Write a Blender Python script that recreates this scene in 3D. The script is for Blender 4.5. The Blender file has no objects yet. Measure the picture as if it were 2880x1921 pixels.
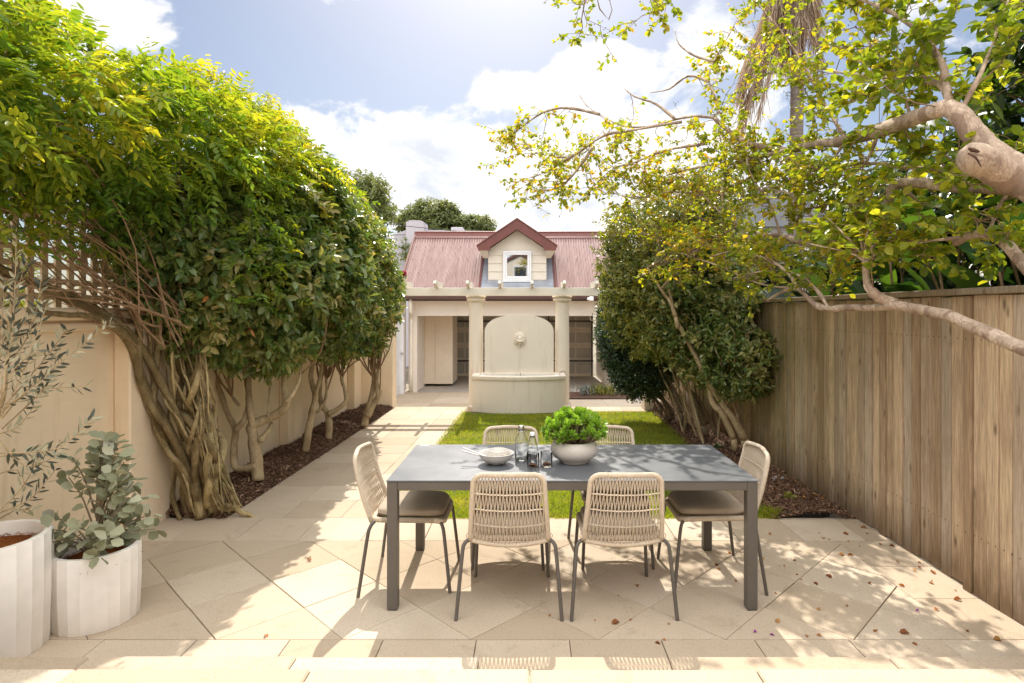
import bpy, math, random
import numpy as np
from mathutils import Vector, Matrix, noise as mnoise

SC = bpy.context.scene
COL = SC.collection
R = math.radians
FPX, CXP, CYP, HC = 1356.0, 1216.0, 715.0, 1.72      # focal length, vanishing point (photo pixels), eye height


def P(px, py, Y):
    """world point at depth Y on the sight line measured in the photograph"""
    return Vector(((px - CXP) / FPX * Y, Y, HC - (py - CYP) / FPX * Y))


# ------------------------------------------------------------------ objects
def tag(o, label=None, cat=None, group=None, kind=None):
    if label: o['label'] = label
    if cat: o['category'] = cat
    if group: o['group'] = group
    if kind: o['kind'] = kind
    return o


def thing(name, label, cat, loc=(0, 0, 0), rz=0, group=None):
    o = bpy.data.objects.new(name, None)
    o.empty_display_size = .1
    COL.objects.link(o)
    o.location = loc
    o.rotation_euler = (0, 0, rz)
    return tag(o, label, cat, group)


def link_mesh(name, me, mat, parent=None, smooth=False):
    if smooth and len(me.polygons):
        me.polygons.foreach_set('use_smooth', np.ones(len(me.polygons), dtype=bool))
    if mat: me.materials.append(mat)
    o = bpy.data.objects.new(name, me)
    COL.objects.link(o)
    if parent:
        o.parent = parent
        # parts are authored in world space unless the parent sits at the origin
        if parent.get('world_parts'):
            o.matrix_parent_inverse = parent.matrix_basis.inverted()
    return o


def wthing(name, label, cat, loc=(0, 0, 0), group=None):
    """a thing whose parts are written in world coordinates"""
    o = thing(name, label, cat, loc, 0, group)
    o['world_parts'] = 1
    return o


def dup(root, loc, rz, label, name=None):
    r = root.copy(); COL.objects.link(r)
    r.location = loc; r.rotation_euler = (0, 0, rz); r['label'] = label
    for ch in list(root.children):
        c = ch.copy(); COL.objects.link(c); c.parent = r
        for g in list(ch.children):
            d = g.copy(); COL.objects.link(d); d.parent = c
    return r


def catmull(pts, n):
    pts = [Vector(p) for p in pts]
    if len(pts) < 3 or n <= 1:
        return pts
    out = []
    for i in range(len(pts) - 1):
        p0 = pts[max(i - 1, 0)]; p1 = pts[i]; p2 = pts[i + 1]; p3 = pts[min(i + 2, len(pts) - 1)]
        for k in range(n):
            t = k / n
            out.append(.5 * ((2 * p1) + (p2 - p0) * t + (2 * p0 - 5 * p1 + 4 * p2 - p3) * t * t + (3 * p1 - p0 - 3 * p2 + p3) * t ** 3))
    out.append(pts[-1])
    return out


class MB:
    def __init__(s):
        s.v = []; s.f = []; s.r = []; s.u = []; s.cur = 0.0

    def _add(s, vs, fs, us=None):
        b = len(s.v)
        s.v += [tuple(v) for v in vs]
        s.f += [tuple(b + i for i in f) for f in fs]
        s.r += [s.cur] * len(vs)
        s.u += us if us else [0.0] * len(vs)
        return b

    def box(s, x0, x1, y0, y1, z0, z1, m=None):
        vs = [(x0, y0, z0), (x1, y0, z0), (x1, y1, z0), (x0, y1, z0), (x0, y0, z1), (x1, y0, z1), (x1, y1, z1), (x0, y1, z1)]
        if m: vs = [m @ Vector(v) for v in vs]
        s._add(vs, [(3, 2, 1, 0), (4, 5, 6, 7), (0, 1, 5, 4), (1, 2, 6, 5), (2, 3, 7, 6), (3, 0, 4, 7)])
        return s

    def bbox(s, x0, x1, y0, y1, z0, z1, b=.006, m=None):
        """box with chamfered edges"""
        vs = []
        for cx, cy, cz in ((0, 0, 0), (1, 0, 0), (1, 1, 0), (0, 1, 0), (0, 0, 1), (1, 0, 1), (1, 1, 1), (0, 1, 1)):
            x = (x0, x1)[cx]; y = (y0, y1)[cy]; z = (z0, z1)[cz]
            sx = b if cx == 0 else -b; sy = b if cy == 0 else -b; sz = b if cz == 0 else -b
            vs += [(x, y + sy, z + sz), (x + sx, y, z + sz), (x + sx, y + sy, z)]
        def i(c, a): return c * 3 + a
        fs = [(i(3, 2), i(2, 2), i(1, 2), i(0, 2)), (i(4, 2), i(5, 2), i(6, 2), i(7, 2)),
              (i(0, 1), i(1, 1), i(5, 1), i(4, 1)), (i(2, 1), i(3, 1), i(7, 1), i(6, 1)),
              (i(1, 0), i(2, 0), i(6, 0), i(5, 0)), (i(3, 0), i(0, 0), i(4, 0), i(7, 0))]
        E = [(0, 1, 1, 2), (1, 2, 0, 2), (2, 3, 1, 2), (3, 0, 0, 2), (4, 5, 1, 2), (5, 6, 0, 2), (6, 7, 1, 2), (7, 4, 0, 2),
             (0, 4, 0, 1), (1, 5, 0, 1), (2, 6, 0, 1), (3, 7, 0, 1)]
        for a, c, p, q in E:
            fs.append((i(a, p), i(c, p), i(c, q), i(a, q)))
        for c in range(8):
            fs.append((i(c, 0), i(c, 1), i(c, 2)))
        if m: vs = [m @ Vector(v) for v in vs]
        s._add(vs, fs)
        return s

    def poly(s, pts):
        s._add(pts, [tuple(range(len(pts)))]); return s

    def prism(s, pts, d):
        """planar outline extruded by vector d"""
        n = len(pts); d = Vector(d)
        vs = [Vector(p) for p in pts] + [Vector(p) + d for p in pts]
        fs = [tuple(range(n))[::-1], tuple(range(n, 2 * n))] + [(i, (i + 1) % n, n + (i + 1) % n, n + i) for i in range(n)]
        s._add(vs, fs); return s

    def tube(s, pts, rad, sides=8, sub=1, cap=True, closed=False):
        pts = [Vector(p) for p in pts]
        if not isinstance(rad, (list, tuple)): rad = [rad] * len(pts)
        if sub > 1:
            n = len(pts); q = catmull(pts, sub)
            rr = []
            for k in range(len(q)):
                t = k / sub; i = min(int(t), n - 2); rr.append(rad[i] + (rad[i + 1] - rad[i]) * (t - i))
            pts, rad = q, rr
        n = len(pts)
        tang = []
        for i in range(n):
            if closed: t = pts[(i + 1) % n] - pts[i - 1]
            else: t = pts[min(i + 1, n - 1)] - pts[max(i - 1, 0)]
            tang.append(t.normalized() if t.length > 1e-9 else Vector((0, 0, 1)))
        a = Vector((0, 0, 1)) if abs(tang[0].z) < .9 else Vector((1, 0, 0))
        u = tang[0].cross(a).normalized()
        vs = []; us = []; acc = 0
        for i in range(n):
            if i: acc += (pts[i] - pts[i - 1]).length
            u = (u - tang[i] * u.dot(tang[i]))
            if u.length < 1e-6: u = tang[i].orthogonal()
            u.normalize(); w = tang[i].cross(u)
            for k in range(sides):
                an = 2 * math.pi * k / sides
                vs.append(pts[i] + (u * math.cos(an) + w * math.sin(an)) * rad[i]); us.append(acc)
        fs = []
        for i in range(n if closed else n - 1):
            j = (i + 1) % n
            for k in range(sides):
                k2 = (k + 1) % sides
                fs.append((i * sides + k, i * sides + k2, j * sides + k2, j * sides + k))
        if cap and not closed:
            fs.append(tuple(range(sides))[::-1]); fs.append(tuple((n - 1) * sides + k for k in range(sides)))
        s._add(vs, fs, us); return s

    def lathe(s, prof, c=(0, 0, 0), n=32, flute=None):
        """profile [(r,z)...] about a vertical axis; flute(angle)->radius factor"""
        vs = []; m = len(prof)
        for r, z in prof:
            for k in range(n):
                a = 2 * math.pi * k / n
                q = r * (flute(a, r, z) if flute else 1)
                vs.append((c[0] + q * math.cos(a), c[1] + q * math.sin(a), c[2] + z))
        fs = []
        for i in range(m - 1):
            for k in range(n):
                k2 = (k + 1) % n
                fs.append((i * n + k, i * n + k2, (i + 1) * n + k2, (i + 1) * n + k))
        s._add(vs, fs); return s

    def ell(s, c, r, n=16, m=10, rot=None):
        vs = []
        for i in range(m + 1):
            th = math.pi * i / m
            for k in range(n):
                a = 2 * math.pi * k / n
                v = Vector((r[0] * math.sin(th) * math.cos(a), r[1] * math.sin(th) * math.sin(a), r[2] * math.cos(th)))
                if rot: v = rot @ v
                vs.append(v + Vector(c))
        fs = []
        for i in range(m):
            for k in range(n):
                k2 = (k + 1) % n
                fs.append((i * n + k, (i + 1) * n + k, (i + 1) * n + k2, i * n + k2))
        s._add(vs, fs); return s

    def build(s, name, mat, parent=None, smooth=False, auto=None):
        me = bpy.data.meshes.new(name)
        me.from_pydata(s.v, [], s.f); me.update()
        at = me.attributes.new('rnd', 'FLOAT', 'POINT'); at.data.foreach_set('value', np.array(s.r, dtype=np.float32))
        at = me.attributes.new('along', 'FLOAT', 'POINT'); at.data.foreach_set('value', np.array(s.u, dtype=np.float32))
        o = link_mesh(name, me, mat, parent, smooth)
        if auto:
            sm = me
            try: sm.set_sharp_from_angle(angle=R(auto))
            except Exception: pass
        return o


def npmesh(name, V, Fa, rnd, mat, parent=None, smooth=False):
    me = bpy.data.meshes.new(name)
    V = np.ascontiguousarray(V, dtype=np.float32); Fa = np.ascontiguousarray(Fa, dtype=np.int32)
    k = Fa.shape[1]
    me.vertices.add(len(V)); me.vertices.foreach_set('co', V.ravel())
    me.loops.add(Fa.size); me.loops.foreach_set('vertex_index', Fa.ravel())
    me.polygons.add(len(Fa)); me.polygons.foreach_set('loop_start', np.arange(0, Fa.size, k, dtype=np.int32))
    me.update(calc_edges=True)
    at = me.attributes.new('rnd', 'FLOAT', 'POINT'); at.data.foreach_set('value', np.ascontiguousarray(rnd, dtype=np.float32))
    return link_mesh(name, me, mat, parent, smooth)


# ------------------------------------------------------------------ materials
class NB:
    def __init__(s, name):
        s.m = bpy.data.materials.new(name); s.m.use_nodes = True
        s.t = s.m.node_tree; s.t.nodes.clear()
        s.out = s.t.nodes.new('ShaderNodeOutputMaterial')

    def n(s, ty, ins=None, **pr):
        nd = s.t.nodes.new('ShaderNode' + ty)
        for k, v in pr.items(): setattr(nd, k, v)
        for k, v in (ins or {}).items():
            if isinstance(v, bpy.types.NodeSocket): s.t.links.new(v, nd.inputs[k])
            else: nd.inputs[k].default_value = v
        return nd

    def math(s, op, a, b=0.0, clamp=False):
        return s.n('Math', {0: a, 1: b}, operation=op, use_clamp=clamp).outputs[0]

    def ramp(s, fac, stops, interp='LINEAR'):
        nd = s.n('ValToRGB', {0: fac}); cr = nd.color_ramp; cr.interpolation = interp
        while len(cr.elements) < len(stops): cr.elements.new(.5)
        for e, (p, c) in zip(cr.elements, stops):
            e.position = p; e.color = c if len(c) == 4 else (*c, 1)
        return nd.outputs[0]

    def mix(s, fac, a, b, mode='MIX'):
        nd = s.n('Mix', data_type='RGBA', blend_type=mode)
        for i, v in ((0, fac), (6, a), (7, b)):
            if isinstance(v, bpy.types.NodeSocket): s.t.links.new(v, nd.inputs[i])
            else: nd.inputs[i].default_value = v if i == 0 else (*v, 1) if len(v) == 3 else v
        return nd.outputs[2]

    def pos(s, scale=(1, 1, 1), off=None):
        g = s.n('NewGeometry').outputs['Position']
        mp = s.n('Mapping', {0: g, 3: scale})
        if off is not None: s.t.links.new(off, mp.inputs[1])
        return mp.outputs[0]

    def obj(s, scale=(1, 1, 1)):
        return s.n('Mapping', {0: s.n('TexCoord').outputs['Object'], 3: scale}).outputs[0]

    def noise(s, vec, scale, detail=4, rough=.55, dist=0):
        return s.n('TexNoise', {'Vector': vec, 'Scale': scale, 'Detail': detail, 'Roughness': rough, 'Distortion': dist}).outputs[0]

    def attr(s, name='rnd'):
        return s.n('Attribute', attribute_name=name).outputs['Fac']

    def bump(s, h, strength=.3, dist=.01):
        return s.n('Bump', {'Height': h, 'Strength': strength, 'Distance': dist}).outputs[0]

    def finish(s, color, rough=.6, normal=None, metal=0.0, spec=.5, **kw):
        b = s.n('BsdfPrincipled')
        def put(k, v):
            if isinstance(v, bpy.types.NodeSocket): s.t.links.new(v, b.inputs[k])
            else: b.inputs[k].default_value = (*v, 1) if isinstance(v, tuple) and len(v) == 3 else v
        put('Base Color', color); put('Roughness', rough); put('Metallic', metal); put('Specular IOR Level', spec)
        for k, v in kw.items(): put(k.replace('_', ' '), v)
        if normal: put('Normal', normal)
        s.t.links.new(b.outputs[0], s.out.inputs[0])
        return s.m


def sc3(c, k): return tuple(min(1, x * k) for x in c)


def simple(name, c, rough=.5, var=.12, scale=6, bump=.1, metal=0, spec=.5, bd=.004):
    b = NB(name); v = b.obj()
    n = b.noise(v, scale, 5); n2 = b.noise(v, scale * 9, 3)
    col = b.ramp(n, [(.3, sc3(c, 1 - var)), (.7, sc3(c, 1 + var))])
    return b.finish(col, rough, b.bump(n2, bump, bd) if bump else None, metal, spec)


def paving_mat():
    b = NB('sandstone_paving'); r = b.attr(); v = b.pos()
    base = b.ramp(r, [(0, (.45, .36, .262)), (.5, (.53, .435, .33)), (1, (.60, .51, .40))])
    big = b.noise(v, 1.3, 5, .6)
    c = b.mix(b.ramp(big, [(.35, (0, 0, 0)), (.75, (.5, .5, .5))]), base, (.40, .315, .22))
    fine = b.noise(v, 90, 3, .7)
    c = b.mix(b.ramp(fine, [(.32, (.5, .5, .5)), (.5, (0, 0, 0))]), c, (.31, .235, .155))
    vo = b.n('TexVoronoi', {'Vector': v, 'Scale': 42.0}).outputs['Distance']
    sp = b.math('MULTIPLY', b.math('LESS_THAN', vo, .13), b.math('GREATER_THAN', b.noise(v, 7, 2), .52))
    c = b.mix(b.math('MULTIPLY', sp, .55), c, (.16, .11, .07))
    st = b.noise(v, 4.5, 6, .7, .6)
    c = b.mix(b.ramp(st, [(.56, (0, 0, 0)), (.74, (.5, .5, .5))]), c, (.30, .235, .16))
    bl = b.noise(v, .55, 4, .7, .4)
    c = b.mix(b.ramp(bl, [(.48, (0, 0, 0)), (.7, (.4, .4, .4))]), c, (.42, .34, .25))
    return b.finish(c, .85, b.bump(fine, .25, .003), spec=.2)


def concrete_mat():
    b = NB('court_concrete'); v = b.pos()
    c = b.ramp(b.noise(v, 1.6, 6, .6), [(.3, (.36, .32, .28)), (.7, (.47, .42, .36))])
    f = b.noise(v, 60, 3)
    return b.finish(b.mix(.2, c, b.ramp(f, [(.3, (.2, .17, .14)), (.7, (.5, .45, .4))])), .9, b.bump(f, .2, .003), spec=.2)


def render_mat(name, c, stain=.25, brick=False, yellow=False):
    b = NB(name); v = b.pos()
    n = b.noise(v, 1.1, 5, .6); f = b.noise(v, 35, 4, .65)
    col = b.ramp(n, [(.3, sc3(c, .95)), (.7, sc3(c, 1.04))])
    run = b.noise(b.pos((5, 5, .6)), 1.6, 5, .65)
    col = b.mix(b.ramp(run, [(.55, (0, 0, 0)), (.8, (stain, stain, stain))]), col, sc3((c[0], c[1] * .9, c[2] * .78), .62))
    h = f
    if brick:
        g = b.n('NewGeometry').outputs['Position']
        sp = b.n('SeparateXYZ', {0: g}); cb = b.n('CombineXYZ', {0: sp.outputs[1], 1: sp.outputs[2], 2: 0.0})
        br = b.n('TexBrick', {'Vector': cb.outputs[0], 'Scale': 1.0, 'Mortar Size': .006, 'Brick Width': .24, 'Row Height': .085, 'Mortar Smooth': .6,
                              'Color1': (1, 1, 1, 1), 'Color2': (.9, .9, .9, 1), 'Mortar': (0, 0, 0, 1)})
        h = b.math('ADD', b.math('MULTIPLY', br.outputs[0], .5), b.math('MULTIPLY', f, .35))
    return b.finish(col, .8, b.bump(h, .28 if brick else .16, .006), spec=.25)


def wood_mat(name, dark, light, green=0.0, foot=None):
    b = NB(name); r = b.attr()
    off = b.n('CombineXYZ', {0: b.math('MULTIPLY', r, 31.0), 1: b.math('MULTIPLY', r, 57.0), 2: b.math('MULTIPLY', r, 13.0)}).outputs[0]
    v = b.pos((14, 14, .8), off)
    gr = b.noise(v, 3.0, 6, .6, .8)
    fine = b.noise(b.pos((60, 60, 2.2), off), 3.0, 3, .6)
    col = b.ramp(gr, [(.28, dark), (.5, tuple((a + c) / 2 for a, c in zip(dark, light))), (.72, light)])
    col = b.mix(b.ramp(r, [(0, (.62, .62, .62)), (.4, (.1, .1, .1)), (1, (0, 0, 0))]), col, sc3(dark, .8))
    col = b.mix(b.ramp(r, [(.55, (0, 0, 0)), (1, (.45, .45, .45))]), col, sc3(light, 1.12))
    r2 = b.math('FRACT', b.math('MULTIPLY', r, 7.31))      # some boards have gone silver grey
    col = b.mix(b.ramp(r2, [(.5, (0, 0, 0)), (1, (.45, .45, .45))]), col, (light[1] * .80, light[1] * .74, light[1] * .66))
    col = b.mix(b.ramp(fine, [(.35, (.45, .45, .45)), (.55, (0, 0, 0))]), col, sc3(dark, .6))
    kn = b.n('TexVoronoi', {'Vector': b.pos((9, 9, 3.2), off), 'Scale': 1.0}).outputs['Distance']
    col = b.mix(b.ramp(kn, [(.05, (.85, .85, .85)), (.16, (0, 0, 0))]), col, sc3(dark, .45))
    rough_n = b.noise(b.pos((1, 1, .5)), 1.9, 5, .7)
    col = b.mix(b.ramp(rough_n, [(.48, (0, 0, 0)), (.75, (.5, .5, .5))]), col, sc3(dark, .8))
    if green:
        g = b.noise(b.pos((1, .8, .35)), 1.4, 5, .7)
        sep = b.n('SeparateXYZ', {0: b.n('NewGeometry').outputs['Position']}).outputs[1]
        far = b.n('MapRange', {0: sep, 1: 4.6, 2: 6.4}).outputs[0]
        k = b.math('MULTIPLY', b.ramp(g, [(.4, (0, 0, 0)), (.62, (1, 1, 1))]), b.math('MULTIPLY', far, green))
        col = b.mix(k, col, (.16, .15, .045))
    if foot is not None:    # nail heads along the back rails
        spn = b.n('SeparateXYZ', {0: b.n('NewGeometry').outputs['Position']})
        ny = b.math('LESS_THAN', b.math('ABSOLUTE', b.math('SUBTRACT', b.math('FRACT', b.math('MULTIPLY', spn.outputs[1], 18.0)), .5)), .07)
        nz = b.math('ADD', b.math('LESS_THAN', b.math('ABSOLUTE', b.math('SUBTRACT', spn.outputs[2], 1.55)), .005), b.math('LESS_THAN', b.math('ABSOLUTE', b.math('SUBTRACT', spn.outputs[2], .36)), .005))
        col = b.mix(b.math('MULTIPLY', b.math('MULTIPLY', ny, nz), .8), col, (.04, .03, .025))
    if foot is not None:    # soaked, blackened foot of the palings
        sep = b.n('SeparateXYZ', {0: b.n('NewGeometry').outputs['Position']}).outputs[2]
        n = b.noise(b.pos((7, 7, 1.2), off), 1.4, 5, .7)
        hh = b.math('SUBTRACT', sep, b.math('MULTIPLY', n, .62))
        k = b.ramp(b.n('MapRange', {0: hh, 1: -.28, 2: .05}).outputs[0], [(0, (.75, .75, .75)), (1, (0, 0, 0))])
        col = b.mix(k, col, foot)
    return b.finish(col, .8, b.bump(b.math('ADD', gr, b.math('MULTIPLY', fine, .6)), .35, .004), spec=.2)


def leaf_mat(name, stops, trans=1.5, tf=.45, rough=.4, spec=.45, noise_amt=.35, ns=2.0, tint=(1.0, .95, .35)):
    b = NB(name); r = b.attr()
    n = b.noise(b.pos(), ns, 3)
    f = b.math('ADD', b.math('MULTIPLY', r, 1 - noise_amt), b.math('MULTIPLY', b.math('SUBTRACT', n, .25, ), noise_amt * 2))
    c = b.ramp(f, stops)
    p = b.n('BsdfPrincipled', {'Base Color': c, 'Roughness': rough, 'Specular IOR Level': spec})
    tc = b.mix(1.0, c, (trans * tint[0], trans * tint[1], trans * tint[2]), 'MULTIPLY')
    t = b.n('BsdfTranslucent', {0: tc})
    ms = b.n('MixShader', {0: tf, 1: p.outputs[0], 2: t.outputs[0]})
    b.t.links.new(ms.outputs[0], b.out.inputs[0])
    return b.m


def bark_mat(name, dark, light, scale=7, stretch=(1, 1, .35), bump=.5, patch=None, vary=0):
    b = NB(name); v = b.pos(stretch)
    n = b.noise(v, scale, 6, .65, .4); f = b.noise(b.pos(), scale * 7, 3)
    c = b.ramp(n, [(.3, dark), (.68, light)])
    if patch:      # flaking bark: darker old plates, paler fresh ones, fine cracks
        pn = b.noise(b.pos((1, 1, .7)), 6.5, 4, .55, .8)
        c = b.mix(b.ramp(pn, [(.52, (0, 0, 0)), (.56, (.9, .9, .9))]), c, patch)
        c = b.mix(b.ramp(pn, [(.36, (.8, .8, .8)), (.41, (0, 0, 0))]), c, sc3(light, 1.18))
        ck = b.n('TexVoronoi', {'Vector': b.pos((1, 1, .35)), 'Scale': 26.0}, feature='DISTANCE_TO_EDGE').outputs['Distance']
        c = b.mix(b.ramp(ck, [(.0, (.55, .55, .55)), (.05, (0, 0, 0))]), c, sc3(dark, .55))
    if vary:
        rr = b.attr()
        c = b.mix(b.ramp(rr, [(0, (vary, vary, vary)), (.45, (0, 0, 0))]), c, sc3(dark, .75))
        c = b.mix(b.ramp(rr, [(.6, (0, 0, 0)), (1, (vary, vary, vary))]), c, (light[0] * 1.0, light[1] * .98, light[2] * .92))
        mo = b.noise(b.pos(), 4.2, 5, .7)
        c = b.mix(b.ramp(mo, [(.55, (0, 0, 0)), (.72, (.55, .55, .55))]), c, (.17, .165, .065))
    c = b.mix(b.ramp(f, [(.3, (.4, .4, .4)), (.5, (0, 0, 0))]), c, sc3(dark, .6))
    return b.finish(c, .8, b.bump(b.math('ADD', n, b.math('MULTIPLY', f, .4)), bump, .012), spec=.2)


def rope_mat():
    b = NB('rope'); u = b.attr('along'); v = b.obj()
    w = b.math('ABSOLUTE', b.math('SINE', b.math('MULTIPLY', u, 2 * math.pi / .0135)))
    n = b.noise(v, 40, 3)
    c = b.ramp(n, [(.3, (.68, .56, .42)), (.7, (.77, .65, .51))])
    c = b.mix(b.ramp(w, [(0, (.5, .5, .5)), (.35, (0, 0, 0))]), c, (.44, .34, .23))
    return b.finish(c, .75, b.bump(w, .8, .004), spec=.25)


M = {}
M['paving'] = paving_mat()
M['joint'] = simple('paving_joint', (.12, .085, .05), .95, .35, 5, .3)
M['concrete'] = concrete_mat()
M['wall'] = render_mat('cream_render', (.83, .675, .485), .45, brick=True)
M['render'] = render_mat('pale_render', (.70, .62, .50), .2)
M['fountain'] = render_mat('fountain_render', (.80, .715, .60), .65)
M['garage'] = render_mat('garage_render', (.80, .72, .635), .14)
M['trim'] = simple('cream_paint', (.78, .71, .60), .5, .06, 3, .05)
M['lattice'] = simple('lattice_paint', (.72, .57, .38), .6, .15, 4, .1)
M['white'] = simple('white_paint', (.78, .78, .79), .45, .04, 4, .04)
M['cupboard'] = simple('cupboard_board', (.74, .63, .49), .55, .05, 3, .03)
M['paling'] = wood_mat('weathered_paling', (.29, .185, .105), (.78, .59, .395), .65, (.10, .06, .032))
M['cap'] = wood_mat('cap_timber', (.22, .16, .10), (.48, .37, .25), .3)
M['maroon'] = simple('maroon_paint', (.155, .048, .037), .45, .1, 3, .05)
M['gutter'] = simple('gutter_paint', (.085, .042, .036), .45, .1, 3, .05)
M['galv'] = simple('galvanised_flashing', (.34, .36, .40), .45, .25, 2.5, .1, metal=.35)
M['door_grey'] = simple('panel_door_paint', (.66, .60, .50), .5, .08, 2, .05)
M['rail'] = simple('steel_rail', (.09, .085, .08), .5, .2, 8, .05, metal=.6)
M['tan'] = simple('tan_seam', (.66, .50, .28), .5, .1, 6, .05)
M['weatherboard'] = simple('weatherboard_paint', (.70, .63, .525), .55, .05, 2, .05)
M['metal'] = simple('powder_coated_metal', (.105, .092, .08), .42, .06, 10, .03)
M['rope'] = rope_mat()
M['ceramic'] = simple('stone_ceramic', (.55, .50, .45), .55, .05, 6, .06)
M['bowl'] = simple('white_ceramic', (.60, .57, .53), .4, .03, 6, .02)
M['pot'] = simple('white_fibre_pot', (.82, .78, .72), .6, .08, 5, .1)
M['soil'] = simple('dark_soil', (.05, .035, .022), .95, .4, 30, .6)
M['steel'] = simple('brushed_steel', (.5, .48, .45), .3, .05, 10, .02, metal=1)
M['black'] = simple('black_plastic', (.02, .02, .02), .5, .1, 5, .02)
M['wire'] = simple('black_cable', (.03, .03, .032), .5, .1, 5, .0)
M['brown_chip'] = simple('dried_fruit', (.30, .12, .04), .6, .4, 60, .3)
M['mulch_base'] = simple('mulch_ground', (.13, .068, .043), .95, .5, 14, .9, bd=.03)
M['earth'] = simple('bare_ground', (.20, .17, .12), .95, .3, .6, .2)
M['lilac'] = simple('lilac_render', (.50, .47, .50), .8, .06, 1, .05)
M['slate'] = simple('grey_roof', (.22, .23, .25), .7, .15, 1.5, .1)


def cushion_mat():
    b = NB('taupe_fabric'); v = b.obj()
    w1 = b.n('TexWave', {'Vector': v, 'Scale': 160.0, 'Distortion': .5}, bands_direction='X').outputs[1]
    w2 = b.n('TexWave', {'Vector': v, 'Scale': 160.0, 'Distortion': .5}, bands_direction='Y').outputs[1]
    h = b.math('MULTIPLY', w1, w2)
    c = b.ramp(b.noise(v, 9, 5), [(.3, (.37, .295, .22)), (.7, (.44, .36, .275))])
    return b.finish(c, .9, b.bump(h, .25, .001), spec=.15, Sheen_Weight=.2)


M['cushion'] = cushion_mat()


def tabletop_mat():
    b = NB('frosted_dark_glass'); v = b.obj()
    n = b.noise(v, 3, 6, .6); f = b.noise(v, 140, 2)
    c = b.ramp(n, [(.3, (.098, .103, .114)), (.7, (.122, .128, .14))])
    dust = b.ramp(b.noise(v, 26, 5, .7), [(.52, (0, 0, 0)), (.8, (.28, .28, .28))])
    c = b.mix(dust, c, (.2, .2, .2))
    return b.finish(c, b.ramp(n, [(.3, (.30,) * 3), (.7, (.40,) * 3)]), b.bump(f, .05, .001), spec=.6)


M['tabletop'] = tabletop_mat()


def roof_mat():
    b = NB('faded_red_corrugated'); v = b.pos()
    n = b.noise(b.pos((3, 1, 1)), 1.4, 6, .65)
    c = b.ramp(n, [(.3, (.205, .108, .098)), (.7, (.30, .18, .165))])
    st = b.noise(b.pos((9, 1.2, 1.2)), 1.3, 5, .7)
    c = b.mix(b.ramp(st, [(.52, (0, 0, 0)), (.75, (.6, .6, .6))]), c, (.11, .06, .05))
    lt = b.noise(b.pos((14, .5, .5)), 1.0, 3, .6)
    c = b.mix(b.ramp(lt, [(.5, (0, 0, 0)), (.75, (.5, .5, .5))]), c, (.40, .28, .26))
    return b.finish(c, .5, b.bump(n, .1, .004), spec=.4)


M['roof'] = roof_mat()


def glass_mat(name, tint=(1, 1, 1), rough=0.0, ior=1.45):
    b = NB(name)
    n = b.noise(b.obj(), 14, 2)
    return b.finish(tint, rough, b.bump(n, .03, .002), 0, .5, Transmission_Weight=1.0, IOR=ior)


M['glass'] = glass_mat('clear_glass', (.97, .985, .98))
M['thin_glass'] = glass_mat('thin_clear_glass', (.99, .99, .99), ior=1.12)


def pane_mat():
    b = NB('window_pane'); n = b.noise(b.obj(), 1.5, 2)
    return b.finish((.42, .44, .47), .03, b.bump(n, .02, .01), 1.0, .5)


M['pane'] = pane_mat()
M['dark_pane'] = simple('dark_pane', (.03, .035, .04), .08, .1, 2, 0)


def water_mat():
    b = NB('basin_water'); n = b.noise(b.pos(), 9, 3)
    return b.finish((.10, .15, .13), .04, b.bump(n, .15, .01), 0, .6)


M['water'] = water_mat()


def coir_mat():
    b = NB('coir_fibre'); v = b.pos()
    n = b.noise(v, 22, 6, .75, 2.5)
    c = b.ramp(n, [(.3, (.10, .028, .008)), (.5, (.30, .095, .025)), (.75, (.50, .19, .06))])
    return b.finish(c, .9, b.bump(n, 1.0, .02), spec=.1)


M['coir'] = coir_mat()
M['mulch'] = leaf_mat('bark_chip', [(0, (.05, .027, .016)), (.4, (.165, .09, .055)), (.75, (.30, .18, .115)), (1, (.52, .36, .25))], 1, .0, .85, .2, .15)
M['grass'] = leaf_mat('grass_blade', [(0, (.14, .21, .02)), (.45, (.27, .34, .035)), (.8, (.42, .42, .06)), (1, (.54, .46, .17))], 1.6, .5, .5, .3, .4, 1.3)
M['camellia'] = leaf_mat('camellia_leaf', [(0, (.042, .092, .034)), (.36, (.11, .18, .05)), (.6, (.22, .25, .075)), (.8, (.40, .34, .155)), (1, (.52, .42, .17))], 1.9, .34, .30, .6, .3, 2.2)
M['wisteria'] = leaf_mat('wisteria_leaf', [(0, (.045, .105, .018)), (.34, (.10, .19, .022)), (.6, (.24, .30, .028)), (.82, (.44, .40, .036)), (1, (.58, .42, .04))], 1.75, .52, .45, .4, .45, 1.1)
M['crepe'] = leaf_mat('crepe_myrtle_leaf', [(0, (.10, .16, .024)), (.36, (.22, .29, .03)), (.68, (.43, .42, .04)), (.88, (.60, .36, .04)), (1, (.54, .15, .03))], 1.5, .55, .42, .4, .3, 1.6)
M['sasanqua'] = leaf_mat('small_shrub_leaf', [(0, (.05, .085, .022)), (.36, (.13, .17, .042)), (.66, (.28, .27, .06)), (1, (.54, .40, .08))], 1.9, .33, .33, .5, .35, 1.8)
M['lilly'] = leaf_mat('dense_shrub_leaf', [(0, (.022, .048, .024)), (.6, (.055, .095, .036)), (1, (.14, .18, .05))], 1.6, .25, .3, .5, .3, 2.2)
M['paddle'] = leaf_mat('paddle_leaf', [(0, (.012, .035, .012)), (.5, (.028, .07, .018)), (1, (.09, .17, .03))], 2.4, .35, .3, .5, .2, 1.0)
M['magnolia'] = leaf_mat('broad_leaf', [(0, (.012, .03, .012)), (.6, (.04, .075, .018)), (1, (.16, .20, .03))], 2.0, .33, .3, .5, .2, 1.0)
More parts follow.
